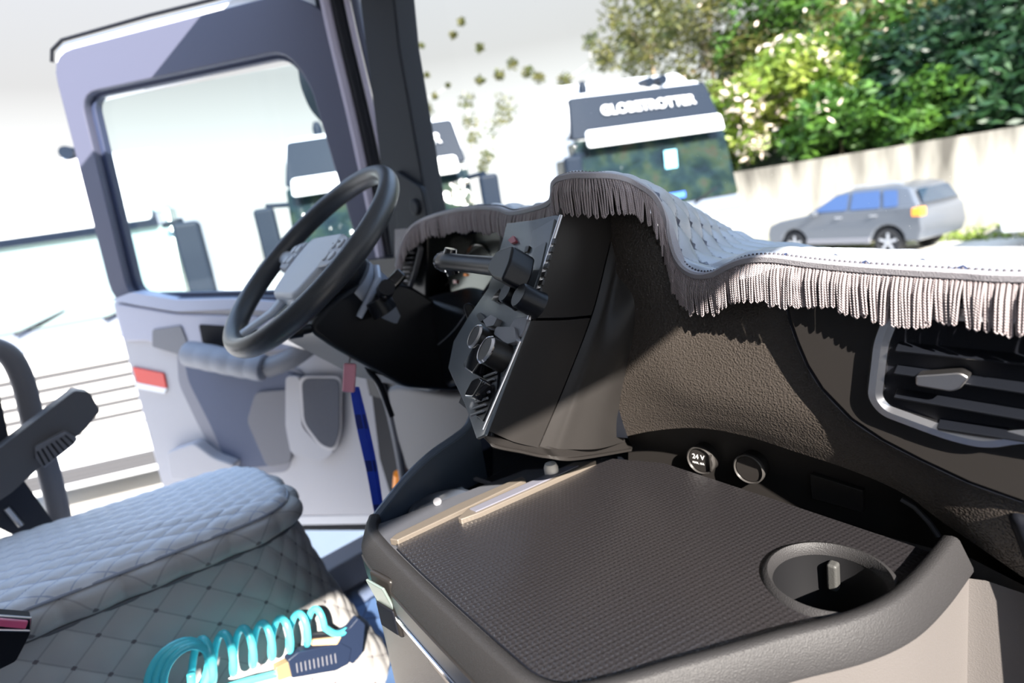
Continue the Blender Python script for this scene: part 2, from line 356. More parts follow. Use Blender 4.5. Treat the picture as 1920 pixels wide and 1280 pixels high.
# ================================================================== DOOR, swung open
al = R(125.5); H = V([-1.12, 1.0, 0]); du_ = V([-math.sin(al), math.cos(al), 0]); ni = V([.581, -.814, 0]); ni = nz(ni)
def dp(px, py, off=0.0): return onp(px, py, H+ni*off, ni)
def du(u, z, off=0.0): return H+du_*u+EZ*z+ni*off
door = thing('cab_door', 'grey cab door standing open on the driver side with framed window', 'door', tuple(du(.5, 1.45)))
def dprism(name, pts, off, th, m, rad=.02, bevel=.004, parent=door, k=5, **kw):
    P = roundpoly([dp(*p, off) for p in pts], rad, k); return link(name, M_(pri(P, -ni*th)), m, parent, bevel=bevel, **kw)
out = [du(-.03, 3.10), du(.10, 3.185), du(.985, 3.185), du(1.035, 2.33), du(-.02, 2.22)]
inn = [du(.09, 2.93), du(.15, 3.03), du(.915, 3.045), du(.960, 2.35), du(.03, 2.25)]
inn2 = [du(.13, 2.86, -.03), du(.19, 2.95, -.03), du(.885, 2.965, -.03), du(.930, 2.37, -.03), du(.07, 2.27, -.03)]
link('window_frame', M_(ringpri(roundpoly(out, .09), roundpoly(inn, .07), -ni*.035)), mt('slate_blue_window_frame', (.065, .07, .11), .5, bump=('n', 900, .2, .0004)), door, bevel=.006)
inn1 = [p-ni*.03 for p in inn]; g_ = lambda P, s: [q+(np.mean(P, 0)-q)*s for q in P]
link('window_seal', M_(ringpri(roundpoly(g_(inn1, -.01), .07), roundpoly(g_(inn1, .035), .05), -ni*.03)), mt('navy_seal', (.025, .035, .075), .5), door, bevel=.004)
ow = [p-ni*.04 for p in (du(-.03, 3.13), du(.09, 3.225), du(1.01, 3.225), du(1.065, 2.33), du(1.11, 1.42), du(-.02, 1.42))]
iw = [p-ni*.04 for p in (du(.08, 2.94), du(.14, 3.03), du(.93, 3.03), du(.975, 2.30), du(.98, 2.28), du(.02, 2.2))]
link('outer_skin', M_(ringpri(roundpoly(ow, .07), roundpoly(iw, .05), -ni*.045)), WHT, door, bevel=.01)
link('glass', M_(pri([du(.05, 2.25, -.055), du(.10, 3.0, -.055), du(.93, 3.03, -.055), du(.97, 2.25, -.055)], -ni*.004)), GLS, door)
link('drip_seal', M_(tubev([du(u, z-.035, -.03) for u, z in ((-.05, 3.20), (.3, 3.262), (.6, 3.266), (.95, 3.262), (1.0, 3.24), (1.015, 3.205))], .006, 8)), RUB, door)
dprism('door_panel', [(208, 562), (300, 900), (335, 1010), (560, 968), (740, 968), (740, 590), (600, 590), (430, 577), (330, 580), (245, 566)], 0, .05, GRY, .03, .010)
dprism('sill_ledge', [(208, 562), (245, 548), (330, 562), (430, 560), (600, 570), (740, 575), (740, 595), (430, 580), (330, 584), (245, 570)], .02, .06, mt('pale_blue_grey_ledge', (.38, .40, .50), .45), .01, .006)
dprism('insert_surround', [(330, 655), (430, 680), (530, 680), (572, 695), (566, 800), (540, 885), (425, 895), (372, 800), (334, 720)], .003, .010, mt('surround_grey', (.22, .22, .26), .5), .03, .004)
dprism('fabric_insert', [(343, 668), (430, 690), (520, 690), (560, 700), (552, 790), (520, 872), (430, 882), (395, 800), (352, 715)], .006, .012, GRYD, .03, .004)
dprism('upper_trim', [(213, 568), (330, 588), (600, 597), (720, 600), (720, 640), (500, 660), (400, 655), (340, 660), (275, 640), (230, 640)], .012, .03, mt('upper_door_plastic', (.42, .42, .50), .5), .02, .008)
dprism('handle_recess', [(372, 608), (440, 612), (500, 620), (500, 660), (425, 668), (380, 648)], .016, .006, RUB, .01, .002)
dprism('lower_trim', [(285, 618), (338, 610), (350, 640), (345, 668), (285, 650)], .018, .01, GRYM, .01, .002)
dprism('map_pocket', [(478, 735), (560, 728), (548, 800), (545, 868), (500, 876), (462, 790)], .016, .012, mt('pocket_plastic', (.14, .14, .165), .5), .025, .004)
dprism('pocket_trim', [(535, 705), (562, 705), (566, 800), (600, 838), (628, 846), (600, 868), (545, 850), (535, 800)], .024, .014, GRY, .02, .004)
dprism('speaker_frame', [(560, 705), (640, 705), (640, 810), (628, 848), (600, 840), (566, 795)], .026, .010, mt('speaker_rim', (.5, .48, .5), .4), .03, .003)
dprism('speaker_grille', [(565, 710), (636, 710), (636, 811), (625, 842), (602, 834), (570, 793)], .030, .006, mt('speaker_mesh', (.05, .055, .08), .6, bump=('v', 350, 1, .002)), .03, .001)
dprism('pull_handle', [(310, 848), (362, 830), (400, 858), (440, 872), (420, 905), (318, 900)], .05, .05, GRY, .02, .01)
dprism('reflector', [(248, 688), (306, 700), (312, 728), (256, 716)], .008, .008, RED, .004, .001)
dprism('reflector_base', [(252, 716), (312, 728), (308, 738), (256, 728)], .008, .008, WHT, .002, .001)
dprism('bottom_seal', [(545, 984), (780, 984), (780, 994), (545, 994)], -.01, .03, RUB, .001, .001)
dprism('kick_panel', [(330, 1000), (560, 968), (790, 964), (790, 980), (560, 984), (330, 1030)], .0, .03, mt('pale_sill', (.55, .55, .58), .5), .004, .003)
# padded quilted grip
P = cr1([dp(352, 662, .07), dp(400, 672, .09), dp(450, 682, .095), dp(497, 690, .09)], 60)
tt = np.linspace(0, 1, 60); rad = .045+.002*np.abs(np.sin(tt*math.pi*5))+.0; rad[0] = .03; rad[1] = .042; rad[-1] = .040
QW = quilt_mat('pale_quilted_leather', (.72, .72, .78), (.25, .26, .30), .06, .06, .5)
arm = link('armrest_grip', M_(tubev(P, rad, 28)), QW, door, 180)
P = cr1([dp(500, 690, .085), dp(545, 672, .07), dp(600, 635, .03), dp(640, 630, .01)], 20)
link('grip_arm', M_(tubev(P, .034, 16)), GRYM, door)
link('door_handle', M_(pri(roundpoly([dp(*p, .10) for p in ((512, 640), (522, 626), (588, 636), (592, 644), (584, 658))], .008), -ni*.02)), SAT, door, bevel=.004)

mir = thing('wing_mirror', 'dark exterior mirror seen through the top corner of the open door window', 'mirror', tuple(du(.1, 2.6, -.3)))
P = [dp(*p, -.26) for p in ((556, 112), (600, 100), (640, 150), (665, 330), (640, 320), (612, 240), (580, 205), (562, 160))]
link('housing', M_(pri(roundpoly(P, .03), -ni*.08)), mt('mirror_housing', (.03, .045, .06), .4), mir, bevel=.02, seg=3)
link('arm', M_(tubev([dp(640, 240, -.25), dp(670, 250, -.12), dp(690, 260, -.05)], .02, 10)), RUB, mir)

# ================================================================== DASHBOARD
dash = thing('dashboard', 'black truck dashboard wrapping from the steering column to the passenger side', 'dashboard', (0, .8, 1.9))
link('core', M_(bxv((.0, .97, 2.08), (2.14, .22, .27)), bxv((.62, .79, 2.02), (1.0, .18, .30)), bxv((-.6, .96, 2.28), (.9, .12, .18))), BLK, dash)
# leather skinned passenger panel
E_px = [(744, 500, .76), (752, 462, .765), (768, 432, .77), (800, 411, .775), (865, 394, .75), (925, 392, .70), (958, 401, .66), (1000, 394, .605), (1034, 380, .570), (1041, 345, .548), (1068, 333, .545), (1110, 332, .553), (1150, 334, .575), (1185, 345, .60), (1222, 368, .615), (1243, 405, .622), (1255, 450, .622), (1270, 492, .616), (1288, 512, .612), (1312, 520, .608), (1340, 516, .603), (1372, 500, .597), (1405, 490, .594), (1450, 489, .592), (1520, 498, .590), (1600, 506, .586), (1700, 513, .582), (1800, 519, .578), (1919, 525, .574)]
edge = [at(px, py, 1, y) for px, py, y in E_px]+[V([.66, .570, 2.338]), V([.80, .570, 2.338]), V([1.06, .575, 2.335])]
etop = cr1(edge[9:], 200)
bot = [at(px, py, 1, .632) for px, py in ((1150, 822), (1225, 806), (1310, 800), (1400, 815), (1480, 840), (1600, 880), (1700, 925), (1790, 990))]+[V([.62, .62, 2.02]), V([.8, .62, 1.95]), V([1.08, .62, 1.95])]
grid = []
for t, dy in ((0, .0), (.12, -.012), (.3, -.022), (.6, -.020), (.85, -.012), (1, -.002)):
    grid.append([b_+(V([b_[0], .640, np.interp(b_[0], etop[:, 0], etop[:, 2])-.016])-b_)*t+V([0, dy, 0]) for b_ in bot])
sheet('padded_panel', grid, 50, 120, LEA, dash, thick=.002)
# vent surround
P = [at(px, py, 1, .600) for px, py in ((1478, 560), (1486, 600), (1500, 640), (1518, 682), (1545, 725), (1600, 782), (1660, 822), (1730, 858), (1820, 900), (1919, 935))]
vp = P+[V([.72, .600, 2.13]), V([1.07, .600, 2.13]), V([1.07, .600, 2.325])]
link('vent_surround', M_(pri([p-V([0, .004, 0]) for p in vp], (0, .03, 0))), BLKS, dash, bevel=.0015)
Pg = even(cr1(P, 60), 60)-V([0, .001, 0])
link('groove_shadow', M_(sweepv(Pg, [(-.003, -.004), (.003, -.004), (.003, .0012), (-.003, .0012)], up=-EY)), RUB, dash)  # black strip laid along the joint as its shadow gap
def vent(outl, y, th, frame_m, knob, slats, name='air_vent'):
    q = [V([p[0], y, p[2]]) for p in outl]; q = roundpoly(q, .014, 6)
    v_ = link(name, M_(pri([p+V([0, .001, 0]) for p in q], (0, .01, 0))), RUB, dash)
    prof = [(-th, 0), (-th*.9, .003), (-th*.2, .006), (th*.6, .0055), (th, 0), (th, -.006), (-th, -.006)]
    link('bezel', M_(sweepv(q, prof, up=-EY, closed=True)), frame_m, v_, 30)
    return v_, q
vo = [at(px, py, 1, .592) for px, py in ((1668, 600), (1652, 640), (1640, 742), (1660, 768), (1780, 812), (1850, 828), (1919, 815))]+[V([.66, .592, 2.215]), V([.67, .592, 2.305]), V([.45, .592, 2.312])]
av, q = vent(vo, .592, .0075, mt('bright_silver_bezel', (.85, .84, .86), .24, 1), None, None)
for i, (a, b_) in enumerate((((1682, 648), (1919, 672)), ((1680, 690), (1919, 725)), ((1680, 735), (1919, 775)), ((1760, 792), (1919, 815)))):
    A = at(*a, 1, .589); B = at(*b_, 1, .589); B = A+(B-A)*1.75; d = nz(B-A); nn_ = nz(V([0, -.9, .45])); w_ = np.cross(d, nn_)
    sl_ = nz(V([0, -.93, -.36])); link('slat', M_(bxv((A+B)/2, (np.linalg.norm(B-A), .016, .0022), (d, sl_, nz(np.cross(d, sl_))))), BLK, av, bevel=.0008)
kb = [at(px, py, 1, .575) for px, py in ((1716, 704), (1800, 698), (1818, 708), (1800, 730), (1782, 735), (1716, 724))]
link('vent_knob', M_(pri(roundpoly(kb, .003), (0, .016, 0))), SAT, av, bevel=.002)
# thin horizontal fins inside
# lower socket panel
sp = [V([p[0], .678, p[2]+.03]) for p in bot[:9]]; sb = [V([p[0]-.02, .682, 2.02]) for p in bot[:9]]
sheet('recess_roof', [[b_+V([0, .004, .001]) for b_ in bot[:9]], sp], 6, 60, BLKS, dash, thick=.004)
sheet('socket_panel', [sp, [.5*(a+b_) for a, b_ in zip(sp, sb)], sb], 8, 60, BLKS, dash, thick=.01)
def disc(name, px, py, r, parent, m=BLKS, y=.676):
    c_ = at(px, py, 1, y); return c_, link(name, M_(lathev(c_, -EY, [(0, .012), (r*.86, .012), (r*.92, .011), (r, .013), (r*1.02, .010), (r*1.02, -.02)], 36)), m, parent)
c_, so1 = disc('power_socket', 1322, 856, .0195, dash)
link('socket_rim', M_(lathev(c_, -EY, [(.0175, .013), (.0185, .0150), (.020, .0140), (.0203, .010)], 40)), mt('socket_rim_grey', (.045, .042, .04), .35), so1)  # rim ring slightly lighter than the socket face
link('lid_tab', M_(bxv(c_+V([.0160, -.014, 0]), (.003, .005, .024))), BLKS, so1, bevel=.001)
me = textm('24 V', .0098, c_+V([-.0030, -.0128, .004]), EX, EZ, .0002, bold=0); link('lettering', me, PRT, so1, 0)
me = textm('MAX. 15A', .0040, c_+V([-.0035, -.0128, -.0050]), EX, EZ, .0002, bold=0); link('lettering', me, PRT, so1, 0)
c_, so2 = disc('socket_cap', 1412, 872, .0195, dash)
link('socket_rim', M_(lathev(c_, -EY, [(.0175, .013), (.0185, .0150), (.020, .0140), (.0203, .010)], 40)), mt('socket_rim_grey', (.045, .042, .04), .35), so2)
P = [at(px, py, 1, .672) for px, py in ((1518, 888), (1618, 920), (1618, 962), (1522, 935))]
link('blank_cover', M_(pri(P, (0, .01, 0))), BLKS, dash, bevel=.0015)
P = even([at(px, py, 1, .650) for px, py in ((1690, 935), (1715, 950), (1742, 978), (1760, 1005))], 12)
link('edge_lip', M_(tubev(P, .003, 8)), mt('lip_grey', (.05, .05, .055), .5), dash)

# centre pod beside the passenger: side panels
X0 = .128
e0 = [at(px, py, 0, X0) for px, py in ((1062, 360), (1050, 404), (1022, 498), (992, 600), (950, 705), (905, 815))]
e1 = [at(px, py, 0, .130) for px, py in ((1168, 360), (1157, 400), (1136, 490), (1110, 590), (1062, 715), (1010, 838))]
e2 = [at(px, py, 0, .138) for px, py in ((1192, 370), (1183, 410), (1163, 500), (1138, 600), (1100, 722), (1062, 842))]
e3 = [at(px, py, 1, .642) for px, py in ((1236, 470), (1240, 490), (1236, 545), (1210, 645), (1170, 765), (1172, 828))]
ro = []
for a, b_ in zip(e0, e1):
    ro.append([a+V([-.010, .012, -.004]), a+V([-.005, .002, 0]), a+V([.0, .010, 0]), a*.5+b_*.5+V([.003, 0, 0]), b_-V([0, .0015, 0])])
up_ = [r_ for r_ in ro]
def split(rows, a, b_):
    G = np.array([cr1([r_[j] for r_ in rows], 201) for j in range(len(rows[0]))]).transpose(1, 0, 2); return [list(G[i]) for i in range(a, b_)]
sheet('pod_side_panel', split(up_, 0, 121), 60, 40, POD, dash, thick=.006, smooth=60, label='upper black side panel of the centre pod')
sheet('pod_side_panel', split(up_, 122, 201), 40, 40, POD, dash, thick=.006, smooth=60, label='lower black side panel of the centre pod')
rows = [[a+V([0, .0015, 0]), (a+b_)/2+V([.0015, 0, 0]), b_, b_*.6+c_*.4+V([.012, -.004, 0]), c_] for a, b_, c_ in zip(e1, e2, e3)]
sheet('pod_corner_panel', rows, 60, 40, POD, dash, thick=.006, smooth=60)
# underside of the pod
lo = [e0[-1]+V([-.016, .01, 0]), e0[-1], e0[-1]*.5+e1[-1]*.5, e1[-1], e2[-1], e3[-1]]
lo2 = [p+V([-.004, .018, -.022]) for p in lo]
sheet('pod_underside', [lo, [.5*(a+b_)+V([0, .0, -.002]) for a, b_ in zip(lo, lo2)], lo2, [p+V([-.05, .05, -.004]) for p in lo2]], 20, 40, BLKS, dash, thick=.004)
link('pod_core', M_(pri([V([.112, p[1]+.02, p[2]]) for p in (e0[1]-EZ*.012, e0[2], e0[3], e0[5])]+[V([.112, .63, 2.11]), V([.112, .70, 2.40])], (-.10, 0.04, 0))), BLK, dash)

# fascia with the controls, slanting towards the driver
F0 = V([.128, .531, 2.434]); fe1 = nz([-1, .4, 0]); fe2 = nz([0, -.83, -1]); fn = nz(np.cross(fe2, fe1));
if fn[1] > 0: fn = -fn
def fp(px, py, off=0.0): return onp(px, py, F0+fn*off, fn)
FAS = mt('fascia_plastic', (.085, .10, .115), .26, bump=('n', 900, .1, .0003), coat=.2)
P = [fp(px, py) for px, py in ((1050, 405), (1044, 402), (1000, 412), (950, 418), (942, 450), (915, 540), (880, 590), (850, 640), (840, 690), (872, 760), (893, 822), (908, 815), (950, 705), (990, 600), (1022, 498))]
link('fascia', M_(pri([p+fn*.0 for p in P], -fn*.004)), FAS, dash, bevel=.001)
def fprism(name, pts, off, th, m, rad=.003, bevel=.001, parent=dash, **kw):
    return link(name, M_(pri(roundpoly([fp(*p, off) for p in pts], rad), -fn*th)), m, parent, bevel=bevel, **kw)
rad_ = fprism('radio', [(1040, 408), (998, 432), (978, 520), (975, 548), (1000, 552), (1020, 500)], .003, .005, mt('radio_face', (.12, .14, .16), .25, coat=.3), .004)
fprism('display', [(1024, 452), (1002, 466), (984, 520), (985, 545), (998, 548), (1012, 505)], .0045, .002, LCD, .003, .0005, rad_)
for i in range(7):
    a = V([1033, 448])+V([-4.6, 15.5])*i
    fprism('radio_button', [tuple(a), tuple(a+V([8, -2])), tuple(a+V([5, 8])), tuple(a+V([-3, 10]))], .006, .003, BLKS, .001, .0004, rad_)
for i in range(5):
    a = V([985, 462])+V([-4.2, 16])*i
    fprism('radio_button', [tuple(a), tuple(a+V([7, -2])), tuple(a+V([4, 9])), tuple(a+V([-3, 11]))], .006, .003, BLKS, .001, .0004, rad_)
link('edge_trim', M_(tubev([fp(1052, 404, .004), fp(1022, 498, .004), fp(991, 600, .004)], .0022, 8)), SAT, dash)
link('edge_trim', M_(tubev([fp(975, 640, .004), fp(948, 705, .004), fp(905, 805, .004)], .0016, 8)), CHR, dash)
def knob(px, py, r, h, m=BLK, ring=None, off=0.0):
    c_ = fp(px, py, off); o = link('control_knob', M_(lathev(c_, fn, [(r*1.08, -.002), (r*1.05, .002), (r, .004), (r*.96, h-.002), (r*.88, h), (0, h)], 28)), m, dash)
    if ring: link('knob_ring', M_(lathev(c_, fn, [(r*.98, h-.003), (r*1.02, h-.0015), (r*.9, h+.0012), (r*.86, h+.0004)], 28)), ring, o)
    return o
knob(975, 562, .0135, .022); knob(1008, 572, .0150, .026)
fprism('switch_frame', [(990, 592), (965, 596), (952, 618), (975, 632), (985, 615)], .002, .003, GRYM, .004)
fprism('rocker_switch', [(938, 540), (925, 555), (920, 562), (932, 565), (942, 552)], .006, .006, GLOSS, .002)
fprism('rocker_switch', [(920, 590), (905, 600), (912, 612), (925, 610), (932, 596)], .008, .008, GRYM, .002)
fprism('rocker_switch', [(900, 585), (893, 592), (900, 604), (910, 596)], .006, .006, BLK, .002)
fprism('phone_tray', [(965, 612), (930, 612), (925, 626), (950, 645), (968, 640)], .006, .008, GRYM, .006, .003)
knob(915, 642, .0155, .020, BLKS, SAT); knob(946, 672, .0165, .026, BLKS, CHR)
def rock(pts, off=.018, label=None):
    o = fprism('rocker_switch', pts, off, .02, GLOSS, .004, .002); return o
rock([(893, 640), (905, 650), (900, 678), (885, 700), (870, 690), (868, 680)]); rock([(898, 706), (905, 712), (886, 744), (870, 742), (872, 735), (884, 712)])
fprism('ribbed_panel', [(935, 690), (905, 700), (890, 740), (888, 775), (905, 790), (930, 735)], .003, .004, BLK, .003)
for i in range(7):
    A = fp(930-4*i, 698+12*i, .005); B = fp(908-4*i, 706+12*i, .005); link('rib', M_(tubev([A, B], .0016, 6)), GRYM, dash)
w1 = fprism('warning_light', [(962, 441), (967, 452), (958, 456), (952, 450)], .004, .004, mt('dark_red_lens', (.35, .01, .03), .3), .002)
# chunky lever with a chrome tip
blk = link('lever_housing', M_(pri(roundpoly([fp(*p, .045) for p in ((930, 470), (962, 458), (955, 490), (940, 525), (922, 520), (912, 506), (918, 488))], .006), -fn*.032)), BLK, dash, bevel=.005)
tip = dep(836, 490, .86); rt_ = fp(940, 500, .03); dl = nz(tip-rt_); A_, B_, _ = frame(dl)
lv = link('lever', M_(tubev([rt_, rt_*.35+tip*.65, tip+dl*.0], [.012, .0115, .0125], 16, flat=1.25)), BLK, dash)
link('lever_cap', M_(tubev([tip-dl*.004, tip+dl*.004, tip+dl*.009], [.0155, .0155, .012], 18, flat=1.2)), CHR, lv)
link('lever_grip', M_(tubev([dep(846, 466, .855), dep(842, 490, .86), dep(850, 514, .865)], [.009, .012, .010], 14)), GLOSS, lv)
link('lever_grip_trim', M_(tubev([dep(838, 466, .853), dep(832, 488, .857), dep(836, 510, .860)], .0035, 10)), CHR, lv)
hl = link('hand_lever', M_(pri(roundpoly([dep(*p, .86) for p in ((868, 572), (878, 566), (888, 572), (906, 626), (902, 642), (890, 640), (882, 620))], .004), cf*.018)), BLK, dash, bevel=.004)

# instrument cluster, recessed hood
YC = .86
hood_o = [at(px, py, 1, YC-.045) for px, py in ((765, 440), (955, 415), (945, 470), (938, 520), (905, 575), (868, 582), (800, 566), (768, 545))]
hood_i = [at(px, py, 1, YC-.045) for px, py in ((788, 440), (940, 425), (934, 470), (922, 520), (896, 558), (866, 566), (804, 552), (782, 535))]
link('cluster_hood', M_(ringpri(roundpoly(hood_o, .012), roundpoly(hood_i, .010), (0, .05, 0))), BLK, dash, bevel=.004)
link('cluster_rim', M_(tubev(even([p-V([0, .004, 0]) for p in hood_o[3:]], 24), .0035, 8)), mt('pale_blue_grey_trim', (.35, .42, .52), .25, .5), dash)
cl = link('instrument_cluster', M_(pri([at(px, py, 1, YC+.045) for px, py in ((740, 430), (960, 410), (960, 600), (740, 600))], (0, .01, 0))), mt('cluster_face', (.01, .015, .04), .25), dash)
GCL = mt('cluster_glass', (.42, .45, .42), .16, .9, bump=('n', 14, .25, .004))
link('cluster_screen', M_(pri([onp(px, py, (0, YC-.01, 2.34), (0, -.95, .30)) for px, py in ((818, 445), (945, 432), (935, 520), (905, 552), (868, 562), (846, 545))], (0, .004, 0))), GCL, cl)
for px, py, w_, m_ in ((853, 528, .012, MATS['red_reflector']), (872, 515, .008, ORG)):
    link('warning_icon', M_(bxv(onp(px, py, (0, YC-.014, 2.34), (0, -.95, .30)), (w_, .002, w_*.7))), m_, cl)
for dx, rr_ in ((-.10, .045), (.06, .045)):
    link('dial', M_(lathev(V([-.48+dx, YC-.001, 2.34]), -EY, [(rr_, 0), (rr_+.003, .004), (rr_+.005, 0)], 32)), SAT, cl)
# driver's side vent
vq = [at(px, py, 1, .78) for px, py in ((756, 466), (776, 458), (790, 462), (778, 512), (766, 545), (752, 530), (745, 515))]
lvn, q = vent([V([p[0], .78, p[2]]) for p in vq], .78, .003, GRYM, None, None)
for i in range(7):
    A = at(758-1.6*i, 476+8.5*i, 1, .775); B = at(776-1.6*i, 474+8.5*i, 1, .775)
    link('slat', M_(bxv((A+B)/2, (np.linalg.norm(B-A), .006, .003))), GRYM, lvn)
link('vent_knob', M_(bxv(at(772, 466, 1, .77), (.02, .01, .016))), RUB, lvn, bevel=.002)
link('left_end', M_(pri([at(px, py, 1, .80) for px, py in ((742, 470), (800, 430), (800, 560), (770, 600), (735, 560))], (0, .1, 0))), BLK, dash, bevel=.01)

# steering column shroud and lower covers
sh = [(.43, 2.30), (.50, 2.345), (.575, 2.366), (.66, 2.335), (.732, 2.275), (.80, 2.25), (.80, 2.06), (.699, 2.095), (.60, 2.135), (.53, 2.20), (.47, 2.255)]
col = link('column_shroud', M_(pri(roundpoly([V([-.61, y, z]) for y, z in sh], .02), (.20, 0, 0))), BLK, dash, bevel=.02, seg=4)
P = cr1([dep(870, 592, 1.16), dep(845, 625, 1.15), dep(790, 672, 1.13), dep(745, 708, 1.12)], 20)
link('knee_cover', M_(pri(roundpoly([at(px, py, 1, .70) for px, py in ((700, 590), (790, 560), (872, 585), (905, 640), (870, 720), (800, 740), (735, 722), (690, 690))], .03), (0, .25, 0))), BLK, dash, bevel=.02, seg=4)
link('knee_seam', M_(tubev(even(cr1([at(*p, 1, .699) for p in ((872, 590), (845, 625), (790, 672), (745, 712))], 20), 20), .0012, 6)), GRYM, dash)
link('knee_trim', M_(tubev(even(cr1([at(*p, 1, .69) for p in ((600, 622), (645, 648), (700, 695), (730, 712), (752, 716))], 20), 20), .006, 8, flat=.6)), SAT, dash)
kp = [at(px, py, 1, .76) for px, py in ((722, 728), (745, 722), (845, 738), (885, 735), (905, 800), (800, 905), (762, 885), (742, 820))]
link('knee_panel', M_(pri(roundpoly(kp, .02), (0, .22, 0))), mt('knee_grey', (.13, .125, .135), .5, bump=('n', 900, .2, .0004)), dash, bevel=.018, seg=4)
link('cable_conduit', M_(tubev(cr1([at(*p, 1, .85) for p in ((705, 700), (728, 760), (748, 850), (760, 930))], 30), .012, 10)), GRYM, dash)
link('reflector', M_(cylv(at(748, 888, 1, .9), at(746, 912, 1, .9), .018, 16)), ORG, dash)
link('footwell_cover', M_(pri([at(px, py, 1, .92) for px, py in ((690, 680), (900, 700), (900, 960), (742, 960), (712, 860))], (0, .05, 0))), RUB, dash)
# bin between column and table
bw = cr1([at(px, py, 0, -.105) for px, py in ((692, 984), (722, 945), (765, 892), (810, 850), (850, 822), (876, 800), (888, 770))], 24)
sheet('bin_side', [list(bw), list(bw+V([.004, 0, -.05])), list(bw+V([.006, 0, -.16]))], 10, 40, mt('bin_side_plastic', (.035, .05, .075), .3), dash, thick=.008)
link('bin_lip', M_(tubev(bw, .0055, 10)), mt('bin_lip_highlight', (.06, .085, .13), .3), dash)  # lip tinted lighter blue as a painted highlight along its edge
link('bin_floor', M_(bxv((.02, .52, 2.035), (.24, .42, .01))), BLK, dash)
link('bin_back', M_(bxv((.0, .72, 2.12), (.26, .02, .22))), RUB, dash)
ch = at(832, 950, 2, 2.06); cup2 = link('cup_holder', M_(lathev(ch, EZ, [(.052, -.018), (.050, .002), (.043, .004), (.038, -.002), (.036, -.02)], 32)), mt('bin_cup', (.05, .06, .08), .3), dash)
link('toggle', M_(tubev([at(822, 948, 2, 2.055), at(820, 940, 2, 2.07)], .006, 10)), GRYM, cup2)
link('gear_button', M_(lathev(at(1033, 876, 2, 2.085), EZ, [(.010, -.02), (.0105, 0), (.008, .006), (0, .008)], 20)), mt('ivory_knob', (.6, .58, .54), .4), dash)
link('slider', M_(bxv(at(905, 902, 2, 2.05), (.05, .006, .004))), GRYM, dash)
# lower right end of the dash beside the drawer unit
P = [at(px, py, 1, .60) for px, py in ((1770, 985), (1850, 1000), (1919, 1010))]
link('end_panel', M_(pri([V([.53, .60, 2.13]), V([.555, .60, 2.05]), V([.585, .59, 1.95]), V([.60, .57, 1.7]), V([1.08, .57, 1.7]), V([1.08, .585, 2.13])], (0, .06, 0))), RUB, dash, bevel=.01)

# ================================================================== QUILTED DASH COVER WITH FRINGE
MAT = quilt_mat('grey_quilted_leather_cover', (.34, .36, .40), (.012, .014, .05), .075, .075, .36, knot=.15, line=.022)
edge = even(cr1(edge, 600), 640)
rows = []
NV = 170
for i, p in enumerate(edge[::2]):
    x, y, z = p
    # height of the dash top going forward to the windshield
    zb = np.interp(x, [-1, -.6, -.15, .05, .12, .18, .24, .32, .42, .6, 1.1], [2.33, 2.37, 2.38, 2.41, 2.405, 2.365, 2.315, 2.288, 2.275, 2.272, 2.272])
    xb = x-.20*max(0, 1-abs(x-.14)/.30)
    r_ = []
    for t in np.linspace(0, 1, NV):
        k = t
        zz = z*(1-k)+zb*k
        # the cover hangs over a rounded edge
        zz += .008*math.sin(min(t*9, 1)*math.pi/2)-.0
        r_.append(V([x*(1-t)+xb*t, y*(1-t)+1.09*t, zz]))
    rows.append(r_)
G = np.array(rows); du1 = np.gradient(G, axis=0); dv1 = np.gradient(G, axis=1); Nn = np.cross(du1, dv1); Nn /= np.linalg.norm(Nn, axis=2, keepdims=True)
if Nn[..., 2].mean() < 0: Nn = -Nn
UU = np.zeros(G.shape[:2]); UU[1:] = np.cumsum(np.linalg.norm(np.diff(G[:, 8], axis=0), axis=1))[:, None]
VV = np.zeros(G.shape[:2]); VV[:, 1:] = np.cumsum(np.linalg.norm(np.diff(G, axis=1), axis=2), axis=1)
q = quilt(.075, .075, .0075)(UU, VV+.022); q *= np.clip(VV/.02, 0, 1)
G = G+Nn*q[..., None]
nu, nv = G.shape[:2]; v = G.reshape(-1, 3); f = [(i*nv+j, (i+1)*nv+j, (i+1)*nv+j+1, i*nv+j+1) for i in range(nu-1) for j in range(nv-1)]
mat = thing('dashboard_cover', 'grey quilted leather cover with long cord fringe draped over the dashboard', 'dashboard cover', tuple(V([.0, .6, 2.36])))
uvm = np.stack([UU, VV+.022], 2).reshape(-1, 2); n = len(v); v2 = np.r_[v, v-V([0, 0, .004])]
f2 = f+[tuple(i+n for i in q_[::-1]) for q_ in f]+[(i*nv, (i+1)*nv, (i+1)*nv+n, i*nv+n) for i in range(nu-1)]
link('quilted_cover', fixn(mk(v2, f2, np.r_[uvm, uvm])), MAT, mat, 180)
# outward direction along the edge
tn_ = np.gradient(edge, axis=0); od = np.cross(tn_, EZ)*1.0; od[:, 2] = 0; od /= np.linalg.norm(od, axis=1, keepdims=True)+1e-9
if (od[-5:, 1] > 0).all(): od = -od
ker = np.ones(21)/21; od = np.stack([np.convolve(np.pad(od[:, k], 10, 'edge'), ker, 'valid') for k in range(3)], 1); od /= np.linalg.norm(od, axis=1, keepdims=True)
link('edge_braid', M_(sweepv(edge+V([0, 0, .001]), [(-.001, -.004), (.003, -.002), (.004, .003), (.001, .005), (-.008, .004), (-.008, -.003)])), EDG, mat)
pts = even(edge+V([0, 0, .006])+-od*.006, 420)
bd = [lathev(p, EZ, [(0, .0014), (.0014, .0005), (.0012, -.001)], 5) for p in pts]
link('stitching', M_(*bd), mt('dark_thread', (.05, .045, .06), .5), mat, 180, kind='stuff')
